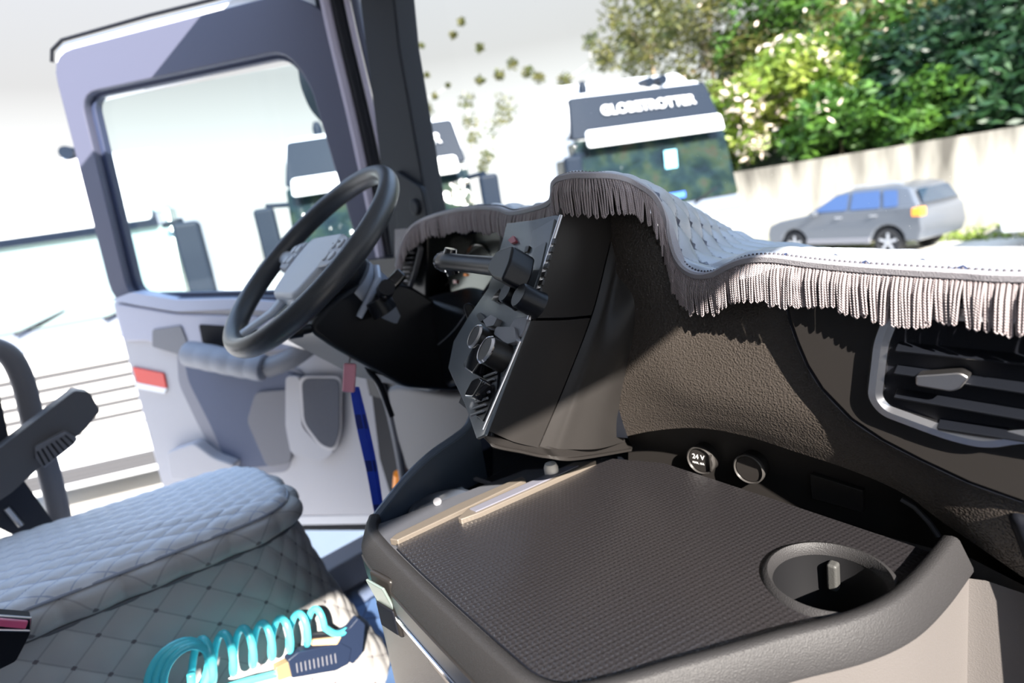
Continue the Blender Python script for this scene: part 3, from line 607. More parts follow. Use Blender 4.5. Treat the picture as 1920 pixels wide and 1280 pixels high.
# fringe: doubled cords, each a hanging loop
S = np.r_[0, np.cumsum(np.linalg.norm(np.diff(edge, axis=0), axis=1))]; total = S[-1]; sp_ = .0030; s_ = 0.0; fv, ff, off_ = [], [], 0
ns = 5; rows_f = []
while s_ < total-.004:
    def P_at(s): return V([np.interp(s, S, edge[:, k]) for k in range(3)]), nz(V([np.interp(s, S, od[:, k]) for k in range(3)]))
    a, oa = P_at(s_); b_, ob = P_at(s_+.0026); ln = .037+.006*rng.random()+.003*math.sin(s_*60)
    if s_ > .9*total*0+0: pass
    sway = (b_-a)*0+nz(tn_[min(len(tn_)-1, int(s_/total*len(tn_)))]*V([1, 1, 0])+1e-6)*rng.normal(0, .0018)
    out_ = .0045+.003*rng.random(); path = []
    for t in np.linspace(0, 1, 7): path.append(a+oa*(out_*math.sin(min(1, t*2.2)*math.pi/2))+sway*t-EZ*ln*t)
    w_ = .0011+.0012*rng.random(); mid = (b_-a)*1.0
    bot_ = path[-1]+mid*.5-EZ*.0016; path.append(bot_)
    for t in np.linspace(1, 0, 7): path.append(b_+ob*(out_*math.sin(min(1, t*2.2)*math.pi/2))+sway*t-EZ*ln*t)
    v, f = tubev(path, .00105, ns); fv += v; ff += [tuple(i+off_ for i in q_) for q_ in f]; off_ += len(v)
    s_ += sp_*(1.0+.35*rng.random())
m, N, L, b = base('twisted_silky_cord'); b.inputs['Base Color'].default_value = (.34, .29, .30, 1); b.inputs['Roughness'].default_value = .42; b.inputs['Sheen Weight'].default_value = .2
c = N.new('ShaderNodeTexCoord'); w = N.new('ShaderNodeTexWave'); w.bands_direction = 'DIAGONAL'; w.inputs['Scale'].default_value = 260; L.new(c.outputs['Object'], w.inputs[0]); u = N.new('ShaderNodeBump'); u.inputs['Strength'].default_value = .8; u.inputs['Distance'].default_value = .0006; L.new(w.outputs[1], u.inputs['Height']); L.new(u.outputs[0], b.inputs['Normal'])
link('fringe', mk(fv, ff), m, mat, 180, kind='stuff')

# ================================================================== DRAWER UNIT WITH DOTTED TOP
TZ = 2.07
un = thing('drawer_unit', 'dark drawer unit with dotted rubber top and round cup holder below the dashboard', 'drawer unit', (.25, .4, 1.4))
rimp = [at(px, py, 2, TZ+.004) for px, py in ((694, 966), (688, 990), (708, 1020), (765, 1080), (850, 1162), (925, 1232), (985, 1282), (1060, 1304), (1160, 1288), (1270, 1258), (1380, 1229), (1480, 1202), (1600, 1174), (1685, 1138), (1745, 1087), (1795, 1028))]
rim = even(cr1(rimp, 120), 110); rim[:, 2] = TZ+.004+np.linspace(0, 1, 110)**3*.010
prof = [(-.0135, -.010), (-.0125, -.002), (-.0115, .0), (-.004, .0018), (-.0005, .0012), (.0018, -.0008), (.0125, -.026), (.0128, -.030), (.010, -.032), (-.006, -.030)]
link('rim', M_(sweepv(rim, prof)), LEA2, un, 50)
sd_ = np.cross(np.gradient(rim, axis=0), EZ); sd_ /= np.linalg.norm(sd_, axis=1, keepdims=True)
back = [V([.575, .62, 0]), V([.50, .66, 0]), V([.08, .66, 0]), V([-.09, .36, 0])]
def xy(p, z): return V([p[0], p[1], z])
body = [xy(p+s*.0095, TZ-.024) for p, s in zip(rim[2:], sd_[2:])]+[at(1848, 1088, 2, TZ-.024)]+[xy(p, TZ-.030) for p in back[:3]]+[V([.05, .64, TZ-.03]), V([-.075, .33, TZ-.03])]
bv_, bf_ = pri(body, (0, 0, -.45)); link('body', fixn(mk(bv_, bf_[1:])), BEI, un, 30)
def plate(outline, hole, th):
    bm = bmesh.new(); es = []
    for lp in (outline, hole):
        vs = [bm.verts.new(tuple(p)) for p in lp]; es += [bm.edges.new((vs[i], vs[(i+1) % len(vs)])) for i in range(len(vs))]
    bmesh.ops.triangle_fill(bm, use_beauty=True, edges=es)
    g = bmesh.ops.extrude_face_region(bm, geom=bm.faces[:]); bmesh.ops.translate(bm, verts=[e for e in g['geom'] if isinstance(e, bmesh.types.BMVert)], vec=(0, 0, -th))
    bmesh.ops.recalc_face_normals(bm, faces=bm.faces); me = bpy.data.meshes.new('plate'); bm.to_mesh(me); bm.free(); return me
cc = at(1553, 1079, 2, TZ+.004); rO = .0585
def circ(r, z, n=48, c=cc): return [V([c[0]+r*math.cos(i*2*math.pi/n), c[1]+r*math.sin(i*2*math.pi/n), z]) for i in range(n)]
top_o = [xy(p, TZ-.004) for p in rim[2:]-sd_[2:]*.008]+[V([.495, .596, TZ-.004]), V([.10, .625, TZ-.004]), at(985, 880, 2, TZ-.004)]
link('top_panel', plate(top_o, circ(.054, TZ-.004), .004), mt('top_plastic', (.075, .078, .09), .36, bump=('n', 900, .2, .0003)), un, 30)
ins = roundpoly([at(px, py, 2, TZ) for px, py in ((738, 1010), (1130, 858), (1245, 868), (1760, 1040), (1722, 1062))], [.004, .01, .01, .004, .004])
ins += [xy(p, TZ) for p in (rim-sd_*.0165)[::-1] if at(1010, 1262, 2, TZ)[0] < p[0] < .455][0:200]
# inner outline follows the rim
inr = [xy(p, TZ) for p in rim-sd_*.0160]
ins = [at(738, 1010, 2, TZ), at(1130, 858, 2, TZ), at(1245, 868, 2, TZ), at(1500, 952, 2, TZ), at(1762, 1040, 2, TZ)]+inr[106:14:-1]
link('dotted_insert', plate(roundpoly(ins, .006, 3), circ(.054, TZ), .003), MDOT, un, 30)
P = even(inr[14:70], 60); link('insert_seam', M_(tubev([p+V([0, 0, .0]) for p in P], .0009, 6)), RUB, un)
cup = link('cup_holder', M_(lathev(V([cc[0], cc[1], TZ]), EZ, [(rO, .0), (rO-.002, .004), (rO-.006, .0055), (.0515, .004), (.049, .0), (.0485, -.006)], 56)), LEA2, un, 60)
link('cup_well', M_(lathev(V([cc[0], cc[1], TZ]), EZ, [(.0488, -.004), (.047, -.070), (.045, -.075), (0, -.075)], 56)), mt('well_shade_black', (.008, .008, .009), .5, spec=.3), cup, 60)  # hollow darkened in colour, standing in for its shade
d_ = nz(V([.46, .33, 0])); pc = V([cc[0], cc[1], TZ])+nz(V([-.25, .9, 0]))*.036
link('clip', M_(bxv(pc+V([.0, .006, -.024]), (.010, .012, .030))), mt('clip_grey', (.05, .05, .048), .5, bump=('n', 900, .5, .0006)), cup, bevel=.003, seg=3)
link('spring_ring', M_(tubev([V([cc[0]+.002+.015*math.cos(a), cc[1]-.004+.015*math.sin(a), TZ-.066]) for a in np.linspace(0, 5, 24)], .0014, 6)), BRZ, cup)
for pts in (((730, 1010), (742, 1000), (860, 943), (978, 892), (986, 898), (890, 944), (745, 1012)),):
    link('metal_strip', M_(pri([at(px, py, 2, TZ+.006) for px, py in pts], (0, 0, -.009))), BRZ, un, bevel=.0015)
link('metal_strip', M_(pri([at(px, py, 2, TZ+.007) for px, py in ((858, 970), (878, 952), (985, 905), (1075, 866), (1118, 862), (1085, 878), (900, 960), (864, 973))], (0, 0, -.009))), BRZ, un, bevel=.0015)
link('metal_strip_inlay', M_(pri([at(px, py, 2, TZ+.0085) for px, py in ((880, 953), (985, 906), (1060, 874), (1085, 872), (990, 915), (892, 958))], (0, 0, -.004))), mt('strip_inlay', (.14, .14, .17), .35), un, bevel=.0006)
# drawer front: gloss strip, chrome line and a handle
ft = rim[5:74]; fo = sd_[5:74]
link('gloss_strip', M_(sweepv([xy(p+s*.0095, TZ-.040) for p, s in zip(ft, fo)], [(0, -.016), (.004, -.015), (.005, .012), (0, .013)])), BLKS, un)
link('chrome_line', M_(sweepv([xy(p+s*.0095, TZ-.060) for p, s in zip(ft[14:], fo[14:])], [(0, -.003), (.0055, -.002), (.0055, .003), (0, .004)])), CHR, un)
fm, fo_ = rim[22], sd_[22]; ta = nz(V([-fo_[1], fo_[0], 0])); dr = link('drawer', M_(bxv(xy(rim[44]+sd_[44]*.0105, TZ-.155), (.25, .006, .16), (ta, fo_, EZ))), BEI, un, bevel=.003)
fo_ = V([.06, -.998, 0]); ta = nz(V([-fo_[1], fo_[0], 0])); hb = onp(724, 1132, xy(rim[20]+sd_[20]*.0095, TZ), fo_)
link('handle_frame', M_(bxv(hb-fo_*.002, (.044, .008, .078), (ta, fo_, EZ))), BLKS, dr, bevel=.004)
link('handle_recess', M_(bxv(hb+fo_*.001-EZ*.018, (.036, .006, .034), (ta, fo_, EZ))), RUB, dr, bevel=.003)
link('handle', M_(bxv(hb+fo_*.003+EZ*.012, (.036, .004, .044), (ta, fo_, nz(EZ+fo_*.25)))), mt('greenish_grey_handle', (.22, .27, .25), .3, .3), dr, bevel=.003)

# ================================================================== STEERING WHEEL AND COLUMN
wc = V([-.494, .502, 2.422]); wN = nz([-.059, -math.sin(.699), math.cos(.699)]); wu = nz(np.cross(wN, [0, 0, 1.])); 
if wu[0] < 0: wu = -wu
wv = nz(np.cross(wN, wu))
if wv[2] < 0: wv = -wv
wheel = thing('steering_wheel', 'large black leather steering wheel with pale grey hub', 'steering wheel', tuple(wc))
def wp(a, b_, h=0): return wc+wu*a+wv*b_+wN*h
TH = np.linspace(0, 2*np.pi, 97)[:-1]
v = []; f = []; nn_ = 20
for th in TH:
    rd = wu*math.cos(th)+wv*math.sin(th)
    ra = .0175+.0015*max(0, math.sin(th*1+.0))*0
    for k in range(nn_):
        a = 2*math.pi*k/nn_; v.append(wc+rd*(.213+ra*math.cos(a))+wN*(.0205*math.sin(a)))
m_ = len(TH); f = [(i*nn_+k, i*nn_+(k+1) % nn_, ((i+1) % m_)*nn_+(k+1) % nn_, ((i+1) % m_)*nn_+k) for i in range(m_) for k in range(nn_)]
link('rim', M_((v, f)), WHL, wheel, 180)
hd = -.012
pad = roundpoly([wp(a, b_, hd+.012) for a, b_ in ((-.085, .060), (.085, .060), (.100, .0), (.070, -.095), (-.070, -.095), (-.100, .0))], .03)
link('hub_pad', M_(pri(pad, -wN*.045)), HUB, wheel, bevel=.012, seg=4)
for sg in (-1, 1):
    P = [wp(sg*a, b_, h) for a, b_, h in ((.06, -.0, hd-.012), (.11, .004, hd-.006), (.16, .010, -.014), (.205, .014, -.002))]
    sp1 = link('spoke', M_(tubev(P, [.030, .024, .019, .014], 14, flat=.45, up=wN)), HUB if sg < 0 else WHL, wheel)
    pd = roundpoly([wp(sg*a, b_, hd+.014) for a, b_ in ((.082, .045), (.135, .040), (.150, .018), (.140, -.025), (.085, -.03))], .012)
    bp = link('switch_pad', M_(pri(pd, -wN*.016)), mt('switch_pad_plastic', (.30, .33, .40), .3), wheel, bevel=.003)
    for i in range(2):
        for j in range(2): link('switch', M_(lathev(wp(sg*(.098+.027*i), .023-.028*j, hd+.012), wN, [(.0105, 0), (.0105, .0035), (.009, .005), (0, .005)], 16)), HUB, bp)
    link('spoke', M_(tubev([wp(sg*.035, -.06, hd-.01), wp(sg*.055, -.12, -.022), wp(sg*.07, -.19, -.004)], [.022, .016, .013], 14, flat=.5, up=wN)), HUB, wheel)
link('hub_back', M_(lathev(wc, wN, [(.0, -.05), (.075, -.05), (.062, -.10), (.0, -.10)], 28)), BLK, wheel)
me = textm('+', .014, wp(.125, .023, hd+.0185), wu, wv, .0003); link('lettering', me, BLK, wheel, 0)
me = textm('-', .014, wp(.098, .023, hd+.0185), wu, wv, .0003); link('lettering', me, BLK, wheel, 0)
colm = thing('steering_column', 'black steering column housing with stalks below the steering wheel', 'steering column', tuple(wc-wN*.15))
link('upper_cowl', M_(tubev([wc-wN*.085+wv*.0, wc-wN*.13-wv*.0, wc-wN*.19-wv*.01, wc-wN*.24-wv*.02], [.085, .085, .075, .06], 24, flat=.8, up=wv)), mt('cowl_plastic', (.20, .23, .29), .35), colm)
link('cowl_trim', M_(tubev([wp(.055, .055, -.10), wp(.085, .03, -.105), wp(.092, -.01, -.11), wp(.080, -.05, -.12)], .007, 10)), mt('cowl_trim_grey', (.35, .40, .5), .3), colm)
def stalk(name, pts, r, cap, lab, capm=BLK):
    o = link(name, M_(tubev(pts, r, 12)), BLK, colm)
    d = nz(pts[-1]-pts[-2]); link('stalk_tip', M_(tubev([pts[-1]-d*.004, pts[-1]+d*cap], [r*1.5, r*1.35], 12)), capm, o); return o
stalk('stalk', [dep(700, 570, 1.16), dep(718, 552, 1.12), dep(722, 545, 1.09)], .011, .030, '')
link('stalk_head', M_(bxv(dep(735, 532, 1.08), (.058, .020, .022), (nz(dep(752, 512, 1.08)-dep(715, 552, 1.08)), cf, nz(np.cross(dep(752, 512, 1.08)-dep(715, 552, 1.08), cf))))), GLOSS, colm, bevel=.004)
link('stalk_collar', M_(tubev([dep(705, 560, 1.11), dep(722, 585, 1.12)], [.022, .026], 14)), BLK, colm)
stalk('stalk', [dep(640, 590, 1.12), dep(610, 610, 1.08), dep(560, 620, 1.05)], .009, .02, '')
link('adjuster', M_(tubev([dep(600, 618, 1.10), dep(640, 594, 1.12)], .010, 12)), mt('adjuster_grey', (.22, .26, .24), .5), colm)
ig = link('ignition_lock', M_(lathev(dep(668, 610, 1.16), nz(V([.2, -.9, -.25])), [(.026, -.02), (.026, .004), (.020, .010), (0, .010)], 24)), BLKS, colm)

# ================================================================== KEYS AND LANYARD
kd = 1.13
ky = thing('key_lanyard', 'pink key fob and blue printed lanyard hanging from the ignition keys', 'lanyard', tuple(dep(660, 640, kd)))
link('key', M_(bxv(dep(668, 622, kd), (.022, .003, .05), (cr, cf, cu))), SAT, ky, bevel=.001)
for px, py, r_ in ((660, 632, .010), (674, 628, .012), (657, 656, .006), (656, 664, .006)):
    c_ = dep(px, py, kd); A_, B_ = cr, nz(cu+cf*.5)
    link('key_ring', M_(tubev([c_+A_*r_*math.cos(t)+B_*r_*math.sin(t) for t in np.linspace(0, 2*np.pi, 25)[:-1]], .0013, 6, closed=True)), SAT, ky)
link('pink_fob', M_(bxv(dep(655, 708, kd), (.024, .010, .056), (nz(cr-cu*.06), nz(cf), nz(cu+cr*.06)))), PNK, ky, bevel=.004, seg=3)
link('fob_link', M_(tubev([dep(656, 668, kd), dep(655, 684, kd)], .002, 6)), SAT, ky)
for offx, nm in ((0, 'lanyard_strap'), (14, 'lanyard_strap')):
    P = cr1([dep(663+offx*.2, 725, kd+.012+offx*.0006), dep(676+offx*.6, 800, kd+.012+offx*.0006), dep(694+offx*.5, 880, kd+.012+offx*.0006), dep(708+offx*.3, 955, kd+.012+offx*.0006), dep(714+offx*.3, 975, kd+.012+offx*.0006)], 24)
    w1 = nz(cr-cu*.0+cf*.3); v = []
    for i, p in enumerate(P):
        v += [p-w1*.0075, p+w1*.0075, p+w1*.0075+cf*.001, p-w1*.0075+cf*.001]
    f = [(4*i+k, 4*i+(k+1) % 4, 4*i+4+(k+1) % 4, 4*i+4+k) for i in range(23) for k in range(4)]+[(0, 1, 2, 3), (92, 93, 94, 95)]
    ls = link(nm, M_((v, f)), LNY, ky, 0)
    dn = nz(P[18]-P[4])
    for k, (tx, i) in enumerate((('XXXXXX', 5), ('OOOOO', 11), ('XXX', 17))):
        me = textm(('ASTRA NORD', 'PEÇAS', 'AZUL')[k] if False else '|||||||||||'[:9-2*k], .012, P[i]-nz(np.cross(w1, dn))*0-cf*.0008, dn, -w1 if False else w1, .0002, bold=.0004); link('lanyard_print', me, LNT, ls, 0)
cordp = cr1([dep(672, 640, kd), dep(690, 690, kd+.03), dep(712, 720, kd+.05), dep(735, 780, kd+.07)], 20)
link('black_cord', M_(tubev(cordp, .006, 8)), RUB, ky)

# ================================================================== DRIVER SEAT
SQ = quilt_mat('seat_leather_skylit', (.78, .81, .87), (.48, .54, .68), .062, .034, .48, line=.03)  # pale blue sky light on the cushion top is in this colour
SQ2 = quilt_mat('seat_leather_shaded', (.44, .43, .42), (.14, .12, .13), .088, .072, .5, knot=.06, line=.025)  # the same leather darkened in colour for the shaded sides
seat = thing('driver_seat', 'driver seat cushion covered in pale quilted leather beside the open door', 'seat', (-.80, -.05, 1.36))
def outline(g=0.0, n=180):
    P = roundpoly([V([-.70, -.50, 0]), V([-.548, .395, 0]), V([-.895, .415, 0]), V([-1.09, -.45, 0])], [.05, .12, .12, .05], 14)
    P = P+[P[0]]; P = even(P, n+1)[:-1]; return P
O0 = outline()
def ring(g, z, n=180):
    c_ = V([-.51, -.095, 0]); P = O0.copy(); t = np.gradient(np.r_[P[-1:], P, P[:1]], axis=0)[1:-1]; s = np.cross(t, EZ); s /= np.linalg.norm(s, axis=1, keepdims=True)
    if (s[:, 0]*(P[:, 0]+.80)).mean() < 0: s = -s
    P = P+s*g; P[:, 2] = z+.018*((P[:, 1]+.1)/.45)*0; return P
def rings_obj(name, rs, m, uvf, q=None, smooth=180):
    n = len(rs[0]); Vt = np.array(rs); a = np.zeros(Vt.shape[:2]); a[:, 1:] = np.cumsum(np.linalg.norm(np.diff(Vt[-1], axis=0), axis=1))[None]
    h = np.zeros(Vt.shape[:2]); h[1:] = np.cumsum(np.linalg.norm(np.diff(Vt, axis=0), axis=2).mean(1))[:, None]
    if uvf == 'plan': U, W = Vt[..., 1].copy(), Vt[..., 0].copy()
    else: U, W = a, h
    if q is not None:
        d1 = np.gradient(np.concatenate([Vt[:, -1:], Vt, Vt[:, :1]], 1), axis=1)[:, 1:-1]; d0 = np.gradient(Vt, axis=0); Nn = np.cross(d0, d1); Nn /= np.linalg.norm(Nn, axis=2, keepdims=True)+1e-9
        sgn = np.sign((Nn*(Vt-V([-.80, -.03, 1.9]))).sum(2).mean()); Vt = Vt+Nn*sgn*q(U, W)[..., None]
    k = len(rs); f = [(i*n+j, i*n+(j+1) % n, (i+1)*n+(j+1) % n, (i+1)*n+j) for i in range(k-1) for j in range(n)]
    v = Vt.reshape(-1, 3); uv = np.stack([U, W], 2).reshape(-1, 2)
    return link(name, fixn(mk(v, f, uv)), m, seat, smooth)
NR = 480; O0 = outline(n=NR)
cen = V([-.80, -.03])
rs = []
for t in np.linspace(0, 1, 90):
    P = ring(-.022, 0); Q = np.zeros_like(P); Q[:, 0] = cen[0]+(P[:, 0]-cen[0])*(1-t); Q[:, 1] = cen[1]+(P[:, 1]-cen[1])*(1-t); Q[:, 2] = 1.953+.016*(1-(1-t)**3); rs.append(Q)
rs = rs[::-1]
rs += [ring(g, z) for g, z in ((-.014, 1.951), (-.006, 1.945), (-.001, 1.936))]
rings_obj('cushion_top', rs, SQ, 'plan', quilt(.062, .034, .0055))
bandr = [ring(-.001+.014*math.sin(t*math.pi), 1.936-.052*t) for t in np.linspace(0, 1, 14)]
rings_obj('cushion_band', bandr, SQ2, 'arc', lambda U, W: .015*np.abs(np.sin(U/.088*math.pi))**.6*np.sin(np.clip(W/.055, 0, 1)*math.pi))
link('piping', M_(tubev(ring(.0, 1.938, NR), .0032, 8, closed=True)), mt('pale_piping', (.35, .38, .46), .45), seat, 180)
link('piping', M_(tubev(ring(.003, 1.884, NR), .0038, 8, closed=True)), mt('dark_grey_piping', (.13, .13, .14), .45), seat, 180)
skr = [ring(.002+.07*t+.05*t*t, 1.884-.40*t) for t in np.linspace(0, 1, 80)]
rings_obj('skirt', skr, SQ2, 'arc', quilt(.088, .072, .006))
link('base', M_(bxv((-.80, -.05, 1.43), (.34, .7, .14))), BLK, seat, bevel=.01)
link('backrest', M_(bxv((-.86, -.60, 2.25), (.42, .12, .68), (EX, nz(V([0, 1, .15])), nz(V([0, -.15, 1]))))), SQ2, seat, bevel=.05, seg=4)
ax_ = -1.02
a0, a1 = at(-60, 935, 0, ax_), at(165, 775, 0, ax_); ad = nz(a1-a0); aw = nz(np.cross(ad, EX))
Pa = [at(px, py, 0, ax_+.03) for px, py in ((-320, 1041), (-80, 880), (0, 840), (140, 732), (168, 735), (188, 770), (160, 805), (90, 862), (20, 925), (-80, 990), (-320, 1146))]
ar = link('armrest', M_(pri(roundpoly(Pa, .006), (-.06, 0, 0))), mt('armrest_grey', (.10, .10, .11), .5, bump=('n', 900, .3, .0004)), seat, bevel=.008, seg=3)
Pk = [at(px, py, 0, ax_+.045) for px, py in ((65, 838), (122, 808), (146, 822), (140, 832), (82, 878), (66, 860))]
kn = link('ribbed_knob', M_(pri(roundpoly(Pk, .004), (-.03, 0, 0))), GRYM, ar, bevel=.003)
for i in range(7):
    t = i/6; A = at(70+52*t, 846-30*t, 0, ax_+.047); B = at(84+54*t, 872-42*t, 0, ax_+.047); link('rib', M_(tubev([A, B], .0016, 6)), BLK, kn)

gh = thing('grab_handle', 'curved grey tubular grab handle at the edge of the driver door opening', 'handle', (-1.12, .06, 2.0))
P = cr1([at(px, py, 0, -1.10) for px, py in ((-130, 700), (-100, 662), (-60, 645), (-10, 652), (22, 672), (45, 720), (62, 790), (85, 860), (108, 950), (118, 1010))], 60)
link('tube', M_(tubev(P, .022, 16)), mt('handle_grey', (.16, .16, .18), .5), gh, 180)
sb = thing('seat_belt', 'dark seat belt webbing running down behind the armrest', 'seat belt', (-.86, -.05, 1.9))
link('webbing', M_(pri([at(px, py, 0, -1.07) for px, py in ((-40, 690), (-5, 720), (30, 880), (105, 985), (40, 1010), (-60, 960))], (-.004, 0, 0))), mt('navy_webbing', (.015, .02, .035), .7), sb)
link('anchor', M_(tubev([at(12, 952, 0, -1.05), at(40, 985, 0, -1.05)], .006, 8)), SAT, sb)
bk = thing('seat_belt_buckle', 'black seat belt buckle with a pink and red release button', 'buckle', tuple(at(20, 1240, 0, -.52)))
bu = nz(at(28, 1150, 0, -.505)-at(30, 1240, 0, -.505)); bp_ = [at(px, py, 0, -.50) for px, py in ((-40, 1155), (60, 1162), (56, 1190), (30, 1240), (-40, 1275))]
link('body', M_(pri(roundpoly(bp_, .004), (-.035, 0, 0))), RUB, bk, bevel=.004)
link('release_button', M_(pri([at(px, py, 0, -.495) for px, py in ((-35, 1158), (54, 1165), (48, 1180), (-35, 1172))], (-.03, 0, 0))), mt('pink_button', (.75, .12, .25), .25, coat=.5), bk, bevel=.002)
link('metal_edge', M_(tubev([at(-30, 1152, 0, -.494), at(58, 1158, 0, -.494), at(56, 1182, 0, -.494), at(-30, 1180, 0, -.494)], .0018, 8)), SAT, bk)

fl = thing('floor_mat', 'blue quilted mat on the cab floor below the drawer unit', 'mat', (-.25, .3, 1.37))
gm = [[V([x, y, 1.375+.004*math.sin(x*9)]) for x in (-.95, -.6, -.3, 0, .3)] for y in (-.6, 0, .5, .85)]
sheet('quilted_panel', gm, 90, 90, quilt_mat('blue_quilted_mat', (.06, .11, .22), (.02, .03, .07), .14, .14, .6, line=.02), fl, disp=quilt(.14, .14, .006), thick=.006, smooth=180)

hs_ = thing('air_gun', 'blue black air blow gun on a coiled turquoise hose beside the driver seat', 'air gun', tuple(at(600, 1235, 0, -.19)))
hx = -.47
ax0, ax1 = at(350, 1250, 0, hx), at(600, 1168, 0, hx)
path = []
NT = 7; ad = nz(ax1-ax0); A_ = nz(np.cross(ad, EX)); B_ = EX
for t in np.linspace(0, 1, 420):
    th = t*NT*2*math.pi; c_ = ax0+(ax1-ax0)*t; r_ = .040-.010*t; path.append(c_+A_*r_*math.sin(th)+B_*r_*.6*math.cos(th))
for t in np.linspace(0, 1, 14)[1:]: path.append(path[419]*(1-t)+at(655, 1178, 0, hx)*t+A_*.012*math.sin(t*math.pi))
link('coiled_hose', M_(tubev(path, .0066, 10)), HOS, hs_, 180)
P2 = []
for k in range(3):
    for t in np.linspace(0, 2*math.pi, 30, endpoint=False): c_ = at(335+8*k, 1262, 0, hx+.006*k); P2.append(c_+A_*(.055-.004*k)*math.sin(t)+ad*(.046-.005*k)*math.cos(t)+EX*.004*t/6)
P2 += list(cr1([P2[-1], at(400, 1290, 0, hx), at(470, 1275, 0, hx), at(545, 1256, 0, hx)], 24)[1:])
link('hose_end', M_(tubev(P2, .0066, 10)), HOS, hs_, 180)
def hpr(name, pts, xo, th, m, rad=.003, bevel=.003, parent=hs_): return link(name, M_(pri(roundpoly([at(px, py, 0, xo) for px, py in pts], rad), (-th, 0, 0))), m, parent, bevel=bevel)
gb = hpr('barrel', [(540, 1238), (560, 1222), (640, 1205), (660, 1215), (655, 1245), (630, 1258), (548, 1272)], hx+.012, .022, GUN, .004)
for i in range(10): link('rib', M_(tubev([at(556+8*i, 1243-2*i, 0, hx+.0125), at(558+8*i, 1260-2*i, 0, hx+.0125)], .0012, 6)), GRYM, gb)
hpr('handle', [(620, 1195), (655, 1178), (672, 1158), (685, 1170), (680, 1225), (662, 1245), (640, 1232)], hx+.010, .018, GUN, .004)
hpr('trigger', [(575, 1195), (590, 1190), (665, 1186), (668, 1193), (600, 1200)], hx+.009, .010, mt('steel_trigger', (.35, .36, .40), .3, 1), .002, .001)
hpr('lever_pad', [(580, 1200), (640, 1194), (632, 1208), (585, 1210)], hx+.012, .010, mt('tan_lever_pad', (.65, .42, .22), .45), .002, .002)
hpr('collar', [(518, 1252), (542, 1240), (548, 1268), (522, 1276)], hx+.010, .018, mt('brass_collar', (.62, .46, .26), .35, .6), .002, .002)

# ================================================================== YARD: TRUCKS
VIS = mt('visor_white', (.78, .80, .82), .3, coat=.3)
HDR = mt('dark_header', (.008, .014, .026), .5, spec=.12)
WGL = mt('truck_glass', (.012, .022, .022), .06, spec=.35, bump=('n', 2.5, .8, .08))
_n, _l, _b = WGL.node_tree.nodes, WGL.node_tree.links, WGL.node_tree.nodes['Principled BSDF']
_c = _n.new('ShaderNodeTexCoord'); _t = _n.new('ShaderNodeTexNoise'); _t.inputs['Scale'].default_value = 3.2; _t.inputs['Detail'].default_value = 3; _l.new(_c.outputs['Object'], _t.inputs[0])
_r = _n.new('ShaderNodeValToRGB'); _e = _r.color_ramp.elements; _e[0].position = .34; _e[0].color = (.004, .009, .012, 1); _e[1].position = .80; _e[1].color = (.045, .06, .05, 1)  # colour blotches stand in for reflections and the blurred cab interior
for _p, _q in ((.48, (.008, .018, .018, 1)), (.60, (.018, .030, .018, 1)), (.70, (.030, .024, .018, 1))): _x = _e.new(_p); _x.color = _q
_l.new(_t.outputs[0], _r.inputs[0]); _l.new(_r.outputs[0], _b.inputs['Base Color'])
WGR = mt('white_grille', (.62, .60, .56), .5)
def hz(px): return 393+(960-px)*.158
def local(name, me, m, p, **kw): return link(name, me, m, p, kw.pop('smooth', 35), world=False, **kw)
